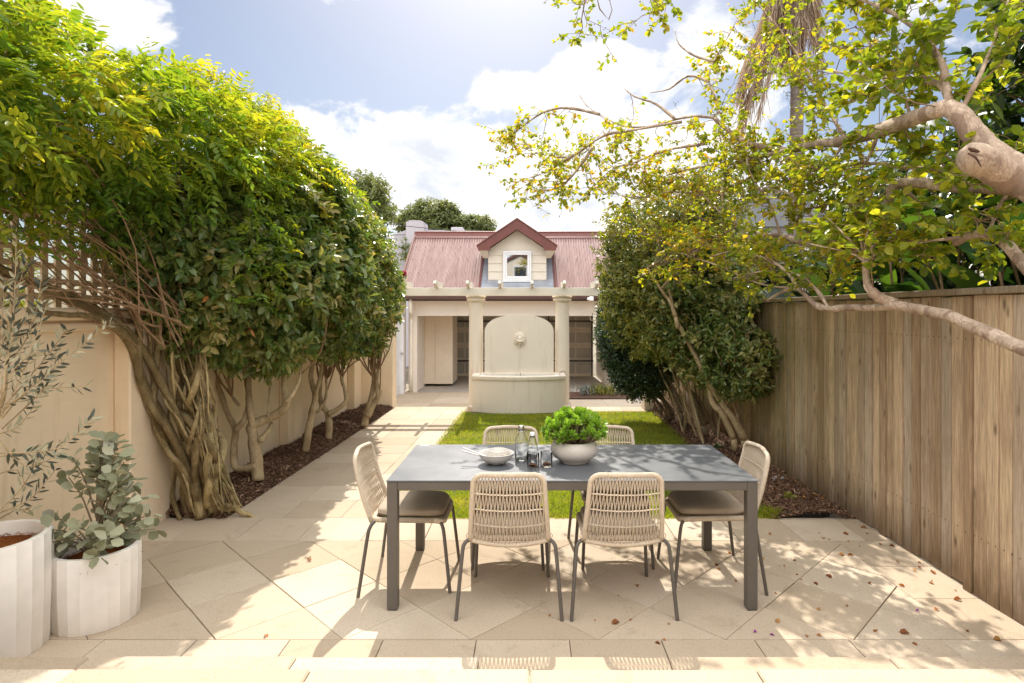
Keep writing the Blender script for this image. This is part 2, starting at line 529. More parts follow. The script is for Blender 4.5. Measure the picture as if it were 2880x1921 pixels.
M['gum'] = leaf_mat('far_tree_leaf', [(0, (.09, .12, .045)), (.5, (.17, .20, .08)), (1, (.28, .29, .12))], 1.5, .35, .5, .3, .4, .5)
M['olive'] = leaf_mat('olive_leaf', [(0, (.055, .065, .05)), (.45, (.09, .10, .075)), (.55, (.36, .36, .25)), (1, (.5, .47, .33))], 1.0, .2, .5, .4, .0, 2, (1, 1, .7))
M['silver'] = leaf_mat('silver_round_leaf', [(0, (.17, .185, .11)), (.5, (.33, .345, .225)), (.85, (.46, .465, .34)), (1, (.52, .51, .46))], 1.1, .2, .6, .3, .15, 6, (1, 1, .7))
M['succulent'] = leaf_mat('fleshy_leaf', [(0, (.13, .24, .03)), (.5, (.28, .42, .06)), (1, (.48, .58, .14))], 1.6, .45, .4, .45, .2, 20, (.9, 1, .25))
M['thatch'] = leaf_mat('dead_frond', [(0, (.28, .19, .13)), (.5, (.48, .36, .26)), (1, (.68, .56, .44))], 1.2, .25, .8, .2, .3, 1, (1, .9, .75))
M['dryleaf'] = leaf_mat('dry_leaf', [(0, (.18, .06, .02)), (.5, (.38, .15, .04)), (1, (.52, .30, .10))], 1.2, .3, .6, .3, .0, 2, (1, .8, .5))
M['petal'] = leaf_mat('petal', [(0, (.50, .05, .12)), (1, (.62, .12, .22))], 1.1, .3, .5, .3, 0, 2, (1, .8, .8))
M['violet_petal'] = leaf_mat('violet_petal', [(0, (.30, .04, .28)), (1, (.36, .06, .34))], 1.1, .3, .5, .3, 0, 2, (1, .8, 1))
M['white_petal'] = leaf_mat('white_petal', [(0, (.7, .68, .72)), (1, (.8, .8, .8))], 1.0, .3, .5, .3, 0, 2, (1, 1, 1))
M['lavender'] = leaf_mat('lavender_leaf', [(0, (.16, .19, .17)), (1, (.34, .36, .34))], 1, .2, .6, .2, .1, 3, (1, 1, .8))
M['bark_camellia'] = bark_mat('pale_camellia_bark', (.25, .175, .095), (.56, .44, .27), 7, (1, 1, .5), .7)
M['bark_vine'] = bark_mat('vine_bark', (.13, .085, .035), (.58, .46, .245), 14, (1, 1, .5), 1.0, None, .6)
M['bark_crepe'] = bark_mat('smooth_pink_bark', (.34, .235, .165), (.62, .48, .36), 7, (1, 1, .6), .6, (.29, .20, .145))
M['twig'] = bark_mat('brown_twig', (.17, .10, .055), (.38, .25, .15), 9, (1, 1, 1), .2)
M['bark_shrub'] = bark_mat('shrub_bark', (.14, .105, .065), (.30, .24, .16), 9)
M['bark_palm'] = bark_mat('palm_bark', (.13, .10, .085), (.26, .215, .185), 3, (.4, .4, 9), .6)

# ------------------------------------------------------------------ camera, light, sky
cam = bpy.data.cameras.new('camera'); camo = bpy.data.objects.new('camera', cam); COL.objects.link(camo)
SC.camera = camo
camo.location = (0, 0, HC); camo.rotation_euler = (R(90), 0, 0)
cam.sensor_width = 36; cam.lens = 36 * FPX / 2351
cam.shift_x = -(CXP - 1175.5) / 2351; cam.shift_y = -(784 - CYP) / 2351
cam.clip_start = .05; cam.clip_end = 3000

SUN_EL, SUN_AZ = R(46), R(-2)      # azimuth from +Y towards +X
sd = Vector((math.sin(SUN_AZ) * math.cos(SUN_EL), math.cos(SUN_AZ) * math.cos(SUN_EL), math.sin(SUN_EL)))
sun = bpy.data.lights.new('sun', 'SUN'); suno = bpy.data.objects.new('sun', sun); COL.objects.link(suno)
sun.energy = 4.4; sun.angle = R(.5); sun.color = (1, .93, .82)
suno.rotation_euler = sd.to_track_quat('Z', 'Y').to_euler()

W = bpy.data.worlds.new('World'); SC.world = W; W.use_nodes = True
nt = W.node_tree; nt.nodes.clear()


class WB(NB):
    def __init__(s, t): s.t = t


w = WB(nt)
sky = w.n('TexSky', sky_type='NISHITA', sun_disc=False, sun_elevation=SUN_EL, sun_rotation=SUN_AZ, altitude=0, air_density=1.0, dust_density=1.3, ozone_density=1.5)
dirv = w.n('TexCoord').outputs['Generated']
sp = w.n('SeparateXYZ', {0: dirv})
yy = w.math('MAXIMUM', sp.outputs[1], .12)
U = w.math('DIVIDE', sp.outputs[0], yy); Vv = w.math('DIVIDE', sp.outputs[2], yy)
mp = w.n('Mapping', {0: dirv, 3: (1.0, 1.0, 1.7)})
n1 = w.noise(mp.outputs[0], 5.2, 14, .62, .35)
bias = None
for px, py, sx, sy, am in [(1060, 400, 300, 120, .24), (840, 320, 130, 80, .20), (1180, 480, 380, 90, .20), (1000, 260, 150, 60, .08), (250, 50, 190, 100, .36), (430, 110, 70, 60, .12), (520, 235, 100, 40, .22), (640, 300, 90, 60, .14), (1370, 140, 110, 50, .24), (1190, 205, 120, 45, .16), (700, 150, 120, 60, .13), (755, 15, 90, 40, .12), (620, 190, 90, 40, .12), (930, 330, 160, 60, .08), (1330, 360, 130, 70, .10),
                           (1640, 50, 110, 110, .22), (1480, 330, 260, 150, .22), (2150, 40, 240, 120, .16), (1750, 450, 400, 150, .2), (600, 90, 130, 90, -.16), (850, 110, 330, 90, -.14), (1180, 60, 180, 80, -.16), (1480, 60, 80, 60, -.10),
                           (1980, 190, 120, 100, -.14), (1290, 400, 60, 40, -.14), (1060, 230, 60, 40, -.08), (1250, 290, 60, 40, -.08)]:
    u0 = (px - CXP) / FPX; v0 = (CYP - py) / FPX
    a = w.math('DIVIDE', w.math('SUBTRACT', U, u0), sx / FPX); bq = w.math('DIVIDE', w.math('SUBTRACT', Vv, v0), sy / FPX)
    q = w.math('ADD', w.math('MULTIPLY', a, a), w.math('MULTIPLY', bq, bq))
    g = w.math('MULTIPLY', w.math('POWER', 2.718, w.math('MULTIPLY', q, -1.0)), am)
    bias = g if bias is None else w.math('ADD', bias, g)
dens = w.math('ADD', n1, bias)
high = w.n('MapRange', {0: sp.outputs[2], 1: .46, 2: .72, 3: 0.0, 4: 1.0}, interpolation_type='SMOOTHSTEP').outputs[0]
dens = w.math('ADD', dens, w.math('MULTIPLY', high, .18))  # extra cloud cover added overhead, out of view, for soft fill
dens = w.math('ADD', dens, w.n('MapRange', {0: sp.outputs[1], 1: .15, 2: -.35, 3: 0.0, 4: .14}).outputs[0])  # more unseen cloud added behind the camera for fill
cl = w.ramp(dens, [(.575, (0, 0, 0)), (.60, (.12, .12, .12)), (.64, (.62, .62, .62)), (.70, (1, 1, 1))])
n2 = w.noise(mp.outputs[0], 7.0, 8, .6, .3)
ccol = w.ramp(n2, [(.34, (.70, .73, .80)), (.47, (.93, .935, .95)), (.56, (1, .975, .935))])
bg1 = w.n('Background', {0: sky.outputs[0], 1: .07})
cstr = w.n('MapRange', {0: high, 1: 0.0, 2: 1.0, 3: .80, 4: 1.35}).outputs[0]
back = w.n('MapRange', {0: sp.outputs[1], 1: .15, 2: -.35, 3: 0.0, 4: 1.1}).outputs[0]      # unseen bright cloud behind the camera, added as fill light
cstr = w.math('ADD', cstr, back)      # overhead cloud above the view is brightened too, to lift the shade
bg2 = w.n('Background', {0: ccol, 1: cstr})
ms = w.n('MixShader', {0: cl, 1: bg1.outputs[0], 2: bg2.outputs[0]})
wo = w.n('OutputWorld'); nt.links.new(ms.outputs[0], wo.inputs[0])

SC.view_settings.view_transform = 'Standard'; SC.view_settings.look = 'None'
SC.view_settings.gamma = 1; SC.view_settings.exposure = .6
SC.render.engine = 'CYCLES'
SC.cycles.max_bounces = 10; SC.cycles.transparent_max_bounces = 12
SC.cycles.diffuse_bounces = 6; SC.cycles.transmission_bounces = 10
SC.cycles.use_denoising = True
SC.cycles.caustics_reflective = False; SC.cycles.caustics_refractive = False

# ------------------------------------------------------------------ leaf kits
rng = np.random.default_rng(7)
random.seed(7)


def nrm(a): return a / (np.linalg.norm(a, axis=1, keepdims=True) + 1e-9)


def leaves(Pb, D, N, L, Wd, fold=.18, droop=.12, shape=(.32, .72, .8)):
    """n leaf blades folded along the midrib: base points, directions, normals, lengths, widths"""
    D = nrm(D); S = nrm(np.cross(D, N)); N = np.cross(S, D)
    L = L[:, None]; Wd = Wd[:, None] * .5
    s1, s2, k2 = shape
    b = Pb; t = Pb + D * L - N * (L * droop)
    l1 = Pb + D * L * s1 + S * Wd + N * Wd * fold * 2
    l2 = Pb + D * L * s2 + S * Wd * k2 + N * Wd * fold * 2 - N * L * droop * .5
    r1 = Pb + D * L * s1 - S * Wd + N * Wd * fold * 2
    r2 = Pb + D * L * s2 - S * Wd * k2 + N * Wd * fold * 2 - N * L * droop * .5
    V = np.stack([b, l1, l2, t, r2, r1], 1).reshape(-1, 3)
    i = np.arange(len(Pb))[:, None] * 6
    F = np.concatenate([np.concatenate([i, i + 3, i + 2, i + 1], 1), np.concatenate([i, i + 5, i + 4, i + 3], 1)], 0)
    return V, F


class LeafBag:
    def __init__(s): s.V = []; s.F = []; s.r = []; s.n = 0

    def add(s, V, F, r):
        s.V.append(V); s.F.append(F + s.n); s.r.append(np.repeat(r, len(V) // len(r))); s.n += len(V)

    def build(s, name, mat, parent=None):
        return npmesh(name, np.concatenate(s.V), np.concatenate(s.F), np.concatenate(s.r), mat, parent)


def lump(p, f, s):
    q = p * f + s
    return (np.sin(q[:, 0] * 1.7 + 1.3 * np.sin(q[:, 1] * 1.1)) + np.sin(q[:, 1] * 1.9 + 1.7 * np.sin(q[:, 2] * 1.3)) + np.sin(q[:, 2] * 2.1 + 1.1 * np.sin(q[:, 0] * .9))) / 3


OUT_X = [-400, 0, 113, 188, 301, 386, 461, 576, 629, 677, 730, 760, 800, 860, 905, 930]
OUT_Y = [-60, -30, 34, 94, 131, 154, 179, 220, 260, 300, 349, 374, 450, 495, 545, 650]


def under_hedge_line(p, slack=0.0):
    """True where a point of the left hedge lies under the clipped, falling top line of the hedge"""
    px = CXP + p[:, 0] / p[:, 1] * FPX; py = CYP - (p[:, 2] - HC) / p[:, 1] * FPX
    return py > np.interp(px, OUT_X, OUT_Y) + slack


def crown(ells, m, lo=.62, hi=1.04, lumpy=.12, f=3.0, gap=-.6, seed=0, pw=1.0):
    """m twig positions spread through the outer volume of a union of ellipsoids, with lumps and gaps"""
    rg = np.random.default_rng(seed + 100)
    E = np.array([list(c) + list(r) for c, r in ells], dtype=float)
    wt = (E[:, 3] * E[:, 4] + E[:, 4] * E[:, 5] + E[:, 3] * E[:, 5]); wt /= wt.sum()
    Ps = []; Ns = []; tot = 0
    while tot < m:
        k = rg.choice(len(E), m, p=wt)
        d = nrm(rg.normal(size=(m, 3)))
        rad = lo + (hi - lo) * rg.random(m) ** pw
        p0 = E[k, :3] + d * E[k, 3:]
        rad = rad * (1 + lumpy * lump(p0, f, seed))
        p = E[k, :3] + d * E[k, 3:] * rad[:, None]
        nn = nrm(d / E[k, 3:])
        q = ((p[:, None, :] - E[None, :, :3]) / E[None, :, 3:])
        q = np.sqrt((q ** 2).sum(2)); q[np.arange(m), k] = 9
        keep = (q.min(1) > lo * .93) & (lump(p, f * 1.9, seed + 5) > gap)
        Ps.append(p[keep]); Ns.append(nn[keep]); tot += keep.sum()
    return np.concatenate(Ps)[:m], np.concatenate(Ns)[:m]


def sprigs(bag, C, O, k, L, Wd, span=.12, up=.35, droop=.15, spread=.9, seed=0, fold=.18, shape=(.32, .72, .8), rb=0.0):
    """k leaves along a short twig at each crown point"""
    rg = np.random.default_rng(seed + 900); m = len(C)
    T = nrm(O * .8 + np.array([0, 0, up]) + rg.normal(size=(m, 3)) * .55)
    Cr = np.repeat(C, k, 0); Tr = np.repeat(T, k, 0); n = m * k
    t = np.tile(np.linspace(.15, 1, k), m)[:, None]
    B = Cr + Tr * t * span
    side = nrm(np.cross(Tr, rg.normal(size=(n, 3))))
    D = nrm(Tr * .55 + side * spread + np.array([0, 0, -droop]))
    Nn = nrm(np.repeat(O, k, 0) * .6 + np.array([0, 0, .9]) + rg.normal(size=(n, 3)) * .45)
    q_ = np.repeat(.72 + .5 * rg.random(m), k); l = L * q_ * (.62 + .66 * rg.random(n)); wd = Wd * q_ * (.7 + .55 * rg.random(n))
    V, F = leaves(B, D, Nn, l, wd, fold, .12, shape)
    r = np.clip(np.repeat(rg.random(m), k) * .45 + rg.random(n) * .55 + rb, 0, 1)
    bag.add(V, F, r)


def fronds(bag, C, O, k, Lf, L, Wd, seed=0, rb=0.0, hang=.35):
    """pinnate leaves: k leaflets either side of a rachis"""
    rg = np.random.default_rng(seed + 300); m = len(C)
    T = nrm(O * .7 + rg.normal(size=(m, 3)) * .6 + np.array([0, 0, .1]))
    ln = Lf * (.6 + .6 * rg.random(m))
    Cr = np.repeat(C, k, 0); Tr = np.repeat(T, k, 0); n = m * k
    t = np.tile(np.repeat(np.linspace(.25, 1, (k + 1) // 2), 2)[:k], m)
    sg = np.tile(np.array([1 if i % 2 else -1 for i in range(k)]), m)
    up = np.repeat(nrm(np.array([[0, 0, 1.0]]) + rg.normal(size=(m, 3)) * .45), k, 0)
    S = nrm(np.cross(Tr, up))
    lr = np.repeat(ln, k)
    B = Cr + Tr * (t * lr)[:, None] - np.array([0, 0, 1]) * ((t ** 2) * lr * hang)[:, None]
    D = nrm(Tr * .55 + S * sg[:, None] + np.array([0, 0, -.25]) + rg.normal(size=(n, 3)) * .18)
    Nn = nrm(up + rg.normal(size=(n, 3)) * .3)
    l = L * (.75 + .5 * rg.random(n)); wd = Wd * (.8 + .4 * rg.random(n))
    V, F = leaves(B, D, Nn, l, wd, .12, .2, (.35, .7, .75))
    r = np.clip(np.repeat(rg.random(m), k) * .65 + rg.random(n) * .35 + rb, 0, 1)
    bag.add(V, F, r)


def wander(a, b, n, amp, rg):
    """irregular path from a to b"""
    a = Vector(a); b = Vector(b); L = (b - a).length
    out = [a]
    o = Vector((0, 0, 0))
    for i in range(1, n):
        t = i / n
        o = o * .6 + Vector((rg.gauss(0, 1), rg.gauss(0, 1), rg.gauss(0, 1))) * amp * L
        out.append(a.lerp(b, t) + o * math.sin(math.pi * t) ** .5)
    out.append(b)
    return out


def limb(mb, pts, r0, r1, sides=8, sub=3, knob=.1, rg=random):
    n = len(pts)
    rad = [(r0 + (r1 - r0) * i / (n - 1)) * (1 + knob * rg.uniform(-1, 1)) for i in range(n)]
    mb.tube(pts, rad, sides, sub)
    return mb


# ------------------------------------------------------------------ ground and paving
def struct(name, mb, mat, **k):
    return tag(mb.build(name, mat, None, **k), kind='structure')


g = MB(); g.poly([(-600, -200, -.56), (600, -200, -.56), (600, 900, -.56), (-600, 900, -.56)])
struct('ground', g, M['earth'])
Z0 = .0
YE = 10.65            # the upper garden ends here; three steps down to the court


def clip(poly, a, b, c):
    """keep a*x+b*y<=c"""
    out = []
    for i in range(len(poly)):
        p, q = poly[i], poly[(i + 1) % len(poly)]
        dp = a * p[0] + b * p[1] - c; dq = a * q[0] + b * q[1] - c
        if dp <= 0: out.append(p)
        if dp * dq < 0:
            t = dp / (dp - dq); out.append((p[0] + (q[0] - p[0]) * t, p[1] + (q[1] - p[1]) * t))
    return out


def tile(mb, poly, z, rg):
    """one flag: outline pulled in from its joints, edge slightly rounded down"""
    if len(poly) < 3: return
    A = sum(poly[i][0] * poly[(i + 1) % len(poly)][1] - poly[(i + 1) % len(poly)][0] * poly[i][1] for i in range(len(poly))) / 2
    if abs(A) < .004: return
    if A < 0: poly = poly[::-1]
    n = len(poly)
    ins = [rg.choice([.0010, .0014, .0018, .0024, .0036]) for _ in range(n)]
    pp = list(poly)
    for i in range(n):
        p, q = poly[i], poly[(i + 1) % n]
        ex, ey = q[0] - p[0], q[1] - p[1]; L = math.hypot(ex, ey)
        if L < 1e-6: continue
        nx, ny = ey / L, -ex / L
        pp = clip(pp, nx, ny, nx * p[0] + ny * p[1] - ins[i])
        if len(pp) < 3: return
    mb.cur = rg.random(); dz = rg.uniform(-.0008, .0008)
    tx, ty = rg.uniform(-.002, .002), rg.uniform(-.002, .002)
    cx = sum(p[0] for p in pp) / len(pp); cy = sum(p[1] for p in pp) / len(pp)
    top = [(p[0] + (cx - p[0]) * .006, p[1] + (cy - p[1]) * .006, z + dz + tx * (p[0] - cx) + ty * (p[1] - cy)) for p in pp]
    rim = [(p[0], p[1], z - .003) for p in pp]
    low = [(p[0], p[1], z - .02) for p in pp]
    k = len(pp)
    fs = [tuple(range(k))]
    for i in range(k):
        j = (i + 1) % k
        fs += [(k + i, k + j, j, i), (2 * k + i, 2 * k + j, k + j, k + i)]
    mb._add(top + rim + low, fs)


rg = random.Random(3)
pat = MB()
XW, XEF = -3.02, 2.68       # wall pier face, fence face
# front row against the step, diagonal field, back row
x = -3.2
while x < 2.75:
    w_ = .49 + rg.uniform(-.01, .01)
    tile(pat, [(x, 2.66), (x + w_, 2.66), (x + w_, 3.096), (x, 3.096)], Z0, rg); x += w_
h = .3345; ax, ay = -2.65, 4.10
for i in range(-14, 30):
    for j in range(-14, 14):
        cx, cy = ax + (i + j) * h, ay + (i - j) * h
        q = [(cx, cy - h), (cx + h, cy), (cx, cy + h), (cx - h, cy)]
        q = [(p[0] + h, p[1]) for p in q]
        for a, b_, c in ((-1, 0, 2.65), (1, 0, 2.30), (0, 1, 4.43), (0, -1, -3.096)):
            q = clip(q, a, b_, c)
            if len(q) < 3: break
        if len(q) >= 3: tile(pat, q, Z0, rg)
for x0, x1 in ((-3.2, -2.65), (2.30, 2.75)):
    y = 3.096
    while y < 4.42:
        tile(pat, [(x0, y), (x1, y), (x1, min(y + .4447, 4.43)), (x0, min(y + .4447, 4.43))], Z0, rg); y += .4447
x = -3.17
while x < 2.75:
    w_ = .475
    tile(pat, [(x, 4.43), (x + w_, 4.43), (x + w_, 4.925), (x, 4.925)], Z0, rg); x += w_
struct('patio', pat, M['paving'])

path = MB()
sh = lambda y: .021 * (y - 4.925)
y = 4.925; row = 0
while y < YE - .1:
    y1 = min(y + .4475, YE)
    xs = [-2.53, -2.055, -1.575, -1.235] if row % 1 == 0 else []
    o = [0, 0, 0, 0] if row % 2 == 0 else [0, .0, .0, 0]
    for k in range(3):
        a, b_ = xs[k], xs[k + 1]
        if k == 1 and row in (2, 5, 6, 9): continue
        if k == 0 and row in (2, 5, 6, 9): b_ = xs[2]
        tile(path, [(a + sh(y), y), (b_ + sh(y), y), (b_ + sh(y1), y1), (a + sh(y1), y1)], Z0, rg)
    y = y1; row += 1
# cross paving either side of the fountain
x = -1.235 + sh(10.2)
tile(path, [(-2.72, 10.42), (-2.43, 10.42), (-2.41, YE), (-2.72, YE)], Z0, rg)
x = -1.11
while x < 2.0:
    tile(path, [(x, 10.16), (min(x + .55, 2.02), 10.16), (min(x + .55, 2.02), YE), (x, YE)], Z0, rg); x += .55
struct('path', path, M['paving'])

jb = MB(); jb.box(-3.3, 2.78, 2.5, 4.93, -.54, -.008); jb.box(-3.3, -1.1, 4.93, YE - .005, -.54, -.008)
jb.box(-1.1, 2.05, 10.1, YE - .005, -.54, -.008)
struct('paving_bed', jb, M['joint'])

# steps rising towards the house at our back
stp = MB()
for k, (yf, z) in enumerate(((2.69, .15), (2.348, .30), (2.026, .45))):
    ya = (2.348, 2.026, .2)[k] - (.05 if k < 2 else 0)
    x = -3.12
    ws = ([1.12, .94, .83, .86, 1.0, .9, .9], [.72, .60, .93, .87, .9, 1.0, .9], [.9] * 7)[k]
    for w_ in ws:
        stp.cur = rg.random()
        stp.bbox(x + .002, min(x + w_, 2.72) - .002, ya, yf + rg.uniform(-.003, .003), z - .1485, z + rg.uniform(-.001, .001), .007)
        x += w_
        if x > 2.7: break
stp.cur = .5
stp.box(-3.1, 2.7, -3.0, 2.3, -.5, .149); stp.box(-3.1, 2.7, -3.0, 2.0, .1495, .299)
stp.box(-3.1, 2.7, -2.44, .19, .2995, .447)
struct('steps', stp, M['paving'])

# lower court and the steps down to it
ct = MB(); ct.box(-3.5, 2.9, 11.2, 20.4, -.56, -.51)
ct.box(-3.5, 2.9, 10.655, 10.95, -.55, -.17); ct.box(-3.5, 2.9, 10.955, 11.195, -.55, -.34)
struct('court', ct, M['concrete'])
fl = MB()
x = -3.48
for yy_ in (11.25, 12.25, 13.25, 14.2):
    x = -3.48
    while x < .9:
        tile(fl, [(x, yy_), (min(x + 1.1, .98), yy_), (min(x + 1.1, .98), yy_ + .98), (x, yy_ + .98)], -.49, rg); x += 1.1
x = -3.48
while x < 1.0:
    tile(fl, [(x, 15.2), (min(x + 1.1, 1.28), 15.2), (min(x + 1.1, 1.28), 16.15), (x, 16.15)], -.49, rg); x += 1.1
x = .98
while x < 2.6:
    tile(fl, [(x, 11.25), (x + .85, 11.25), (x + .85, 14.85), (x, 14.85)], -.49, rg); x += .85
struct('court_paving', fl, M['paving'])

# lawn sheet, mulch beds
def bumpy(x0, x1, y0, y1, nx, ny, fz, skew=0.0):
    m = MB()
    vs = []
    for j in range(ny + 1):
        for i in range(nx + 1):
            y_ = y0 + (y1 - y0) * j / ny
            x_ = x0(y_) + (x1(y_) - x0(y_)) * i / nx
            vs.append((x_, y_, fz(x_, y_, i / nx, j / ny)))
    fs = [(j * (nx + 1) + i, j * (nx + 1) + i + 1, (j + 1) * (nx + 1) + i + 1, (j + 1) * (nx + 1) + i) for j in range(ny) for i in range(nx)]
    m._add(vs, fs); return m


lx0 = lambda y: -1.235 + sh(y); lx1 = lambda y: 2.02 + .01 * (y - 5)
lawnz = lambda x, y, u=0, v=0: -.012 + .012 * mnoise.noise(Vector((x * 1.5, y * 1.5, 0)))
struct('lawn', bumpy(lx0, lx1, 4.93, 10.2, 40, 60, lawnz), simple('lawn_soil', (.07, .075, .018), .95, .4, 8, .5))


def bedz(x, y, u=0, v=0):
    e = math.sin(math.pi * min(1, max(0, u)))
    return -.01 + .07 * e + .05 * mnoise.noise(Vector((x * 2.3, y * 2.3, 3))) * e + .02 * mnoise.noise(Vector((x * 9, y * 9, 5)))


Lb0 = lambda y: -3.2; Lb1 = lambda y: -2.53 + sh(y)
Rb0 = lx1; Rb1 = lambda y: 2.72
mbl = bumpy(Lb0, Lb1, 4.93, 10.6, 24, 150, bedz); mbr = bumpy(Rb0, Rb1, 4.93, 10.9, 24, 150, bedz)
struct('mulch_bed', mbl, M['mulch_base'], smooth=True); struct('mulch_bed', mbr, M['mulch_base'], smooth=True)
mbc = bumpy(lambda y: .98 + .3 * 0, lambda y: 2.7, 14.86, 16.1, 12, 12, lambda x, y, u, v: -.47 + .04 * math.sin(math.pi * u) * math.sin(math.pi * v))
struct('mulch_bed', mbc, M['mulch_base'])


def chips(name, x0, x1, y0, y1, zf, n, seed, zo=0):
    rgc = np.random.default_rng(seed)
    yv = y0 + (y1 - y0) * rgc.random(n) ** 1.25
    xv = np.array([x0(y) + (x1(y) - x0(y)) * u for y, u in zip(yv, rgc.random(n))])
    zv = np.array([zf(a, b, (a - x0(b)) / (x1(b) - x0(b)), (b - y0) / (y1 - y0)) for a, b in zip(xv, yv)]) + .004 + .012 * rgc.random(n)
    Pb = np.stack([xv, yv, zv], 1)
    D = rgc.normal(size=(n, 3)); D[:, 2] *= .35
    N = np.array([[0, 0, 1.0]]) + rgc.normal(size=(n, 3)) * .5
    L = .014 + .042 * rgc.random(n) ** 2; Wd = .003 + .009 * rgc.random(n)
    V, F = leaves(Pb, D, N, L, Wd, .1, .1, (.2, .8, .9))
    b = LeafBag(); b.add(V, F, rgc.random(n) ** 1.4)
    o = b.build(name, M['mulch']); tag(o, kind='stuff')
    return o


tag(chips('bark_mulch', Lb0, Lb1, 4.9, 10.55, bedz, 36000, 1), 'brown bark mulch under the trees along the cream wall', 'mulch')
tag(chips('bark_mulch', Rb0, Rb1, 4.9, 10.6, bedz, 32000, 2), 'brown bark mulch along the foot of the timber fence', 'mulch')


def grass():
    n = 95000; r2 = np.random.default_rng(5)
    u = r2.random(n) * 1.016 - .008; yv = 4.90 + (10.14 - 4.915) * r2.random(n) ** 1.35
    e = .05 * np.sin(yv * 9) * .5
    xv = (-1.25 + .021 * (yv - 4.925)) + u * (3.3 - .011 * (yv - 4.925))
    # fountain front stands on the far end
    keep = ~((yv > 9.93) & (xv > -1.0) & (xv < .64)); xv, yv = xv[keep], yv[keep]; n = len(xv)
    zz = np.full(n, -.012)
    hgt = .022 + .022 * r2.random(n)
    lean = r2.normal(size=(n, 2)) * .016
    an = r2.random(n) * 6.283; wd = .0022 + .0012 * r2.random(n)
    a = np.stack([xv + np.cos(an) * wd, yv + np.sin(an) * wd, zz], 1); b = np.stack([xv - np.cos(an) * wd, yv - np.sin(an) * wd, zz], 1)
    m1 = np.stack([xv + lean[:, 0] * .4 - np.cos(an) * wd * .8, yv + lean[:, 1] * .4 - np.sin(an) * wd * .8, zz + hgt * .6], 1)
    m2 = np.stack([xv + lean[:, 0] * .4 + np.cos(an) * wd * .8, yv + lean[:, 1] * .4 + np.sin(an) * wd * .8, zz + hgt * .6], 1)
    t = np.stack([xv + lean[:, 0], yv + lean[:, 1], zz + hgt], 1)
    V = np.stack([a, b, m1, m2, t, t + [[.0004, 0, 0]]], 1).reshape(-1, 3)
    i = np.arange(n)[:, None] * 6
    F = np.concatenate([np.concatenate([i, i + 1, i + 2, i + 3], 1), np.concatenate([i + 3, i + 2, i + 4, i + 5], 1)], 0)
    r = np.clip(r2.random(n) * .55 + .28 * (lump(np.stack([xv, yv, zz], 1), 2.2, 1) * .5 + .5) + .25 * (lump(np.stack([xv, yv, zz], 1), 7.0, 4) > .35), 0, 1)
    o = npmesh('grass', V, F, np.repeat(r, 6), M['grass'])
    tag(o, 'short sunlit lawn grass between the path and the right bed', 'grass', kind='stuff')


grass()

# ------------------------------------------------------------------ left garden wall with lattice
lw = wthing('garden_wall', 'cream rendered brick wall with buttress piers behind the camellias and vine', 'wall', (-3.2, 6, 0))
mb = MB(); mb.box(-3.45, -3.15, .5, 10.62, -.5, 1.66)
mb.build('wall_body', M['wall'], lw)
for y0, y1 in ((4.465, 4.967), (7.42, 7.85), (10.2, 10.61)):
    m = MB(); m.bbox(-3.149, -3.02, y0, y1, -.5, 1.62, .012); m.build('pier', M['wall'], lw)
m = MB(); m.bbox(-3.149, -3.11, .5, 10.19, 1.585, 1.64, .012); m.build('string_course', M['wall'], lw)
m = MB(); m.bbox(-3.48, -3.095, .5, 10.66, 1.661, 1.745, .012); m.build('coping', M['wall'], lw)
m = MB(); m.bbox(-3.149, -2.455, 10.612, 10.90, -.5, 1.95, .014); m.build('end_pier', M['wall'], lw)

lt = wthing('lattice_screen', 'cream square timber lattice standing on the left wall behind the vine', 'lattice', (-3.2, 4, 1.75))
m = MB(); y = 1.2; k = 0
while y < 6.0:
    m.cur = rg.random(); m.box(-3.225, -3.209, y, y + .050, 1.747, 2.93); y += .112
m.build('upright_battens', M['lattice'], lt)
m = MB(); z = 1.80
while z < 2.92:
    m.cur = rg.random(); m.box(-3.2425, -3.2265, 1.2, 6.0, z, z + .040); z += .104
m.build('cross_battens', M['lattice'], lt)

# ------------------------------------------------------------------ timber fence
fe = wthing('paling_fence', 'weathered brown timber paling fence with a cap rail along the right side', 'fence', (2.75, 7, 0))
secs = ((.6, 3.67), (3.70, 6.55), (6.60, 9.45), (9.50, 12.3))
for s_i, (y0, y1) in enumerate(secs):
    m = MB(); y = y0; dxs = (.0, .02, .035, .03)[s_i]
    while y < y1 - .03:
        w_ = min(rg.uniform(.088, .112), y1 - y)
        m.cur = rg.random()
        d = rg.uniform(0, .006) + (.010 if rg.random() < .35 else 0)
        zt = 1.815 + rg.uniform(-.004, .004)
        zb = -.01 + rg.uniform(0, .03)
        m.bbox(2.70 + dxs - d, 2.716 + dxs, y + .0036, y + w_ - .0036, zb - (.5 if y > 10.7 else .03 if y > 4.9 else 0), zt, .0025)
        y += w_
    m.build('palings', M['paling'], fe)
m = MB()
for y0, y1 in secs:
    m.cur = rg.random(); m.bbox(2.655, 2.80, y0 - .01, y1 + .01, 1.822, 1.862, .004)
m.build('cap_rail', M['cap'], fe)
for yp in (3.685, 6.575, 9.475):
    m = MB(); m.cur = .9; m.bbox(2.745, 2.84, yp - .05, yp + .05, -.5, 1.82, .004); m.build('post', M['cap'], fe)
m = MB(); m.bbox(2.74, 2.78, .6, 12.3, 1.5, 1.6, .003); m.bbox(2.74, 2.78, .6, 12.3, .3, .4, .003); m.build('back_rail', M['cap'], fe)

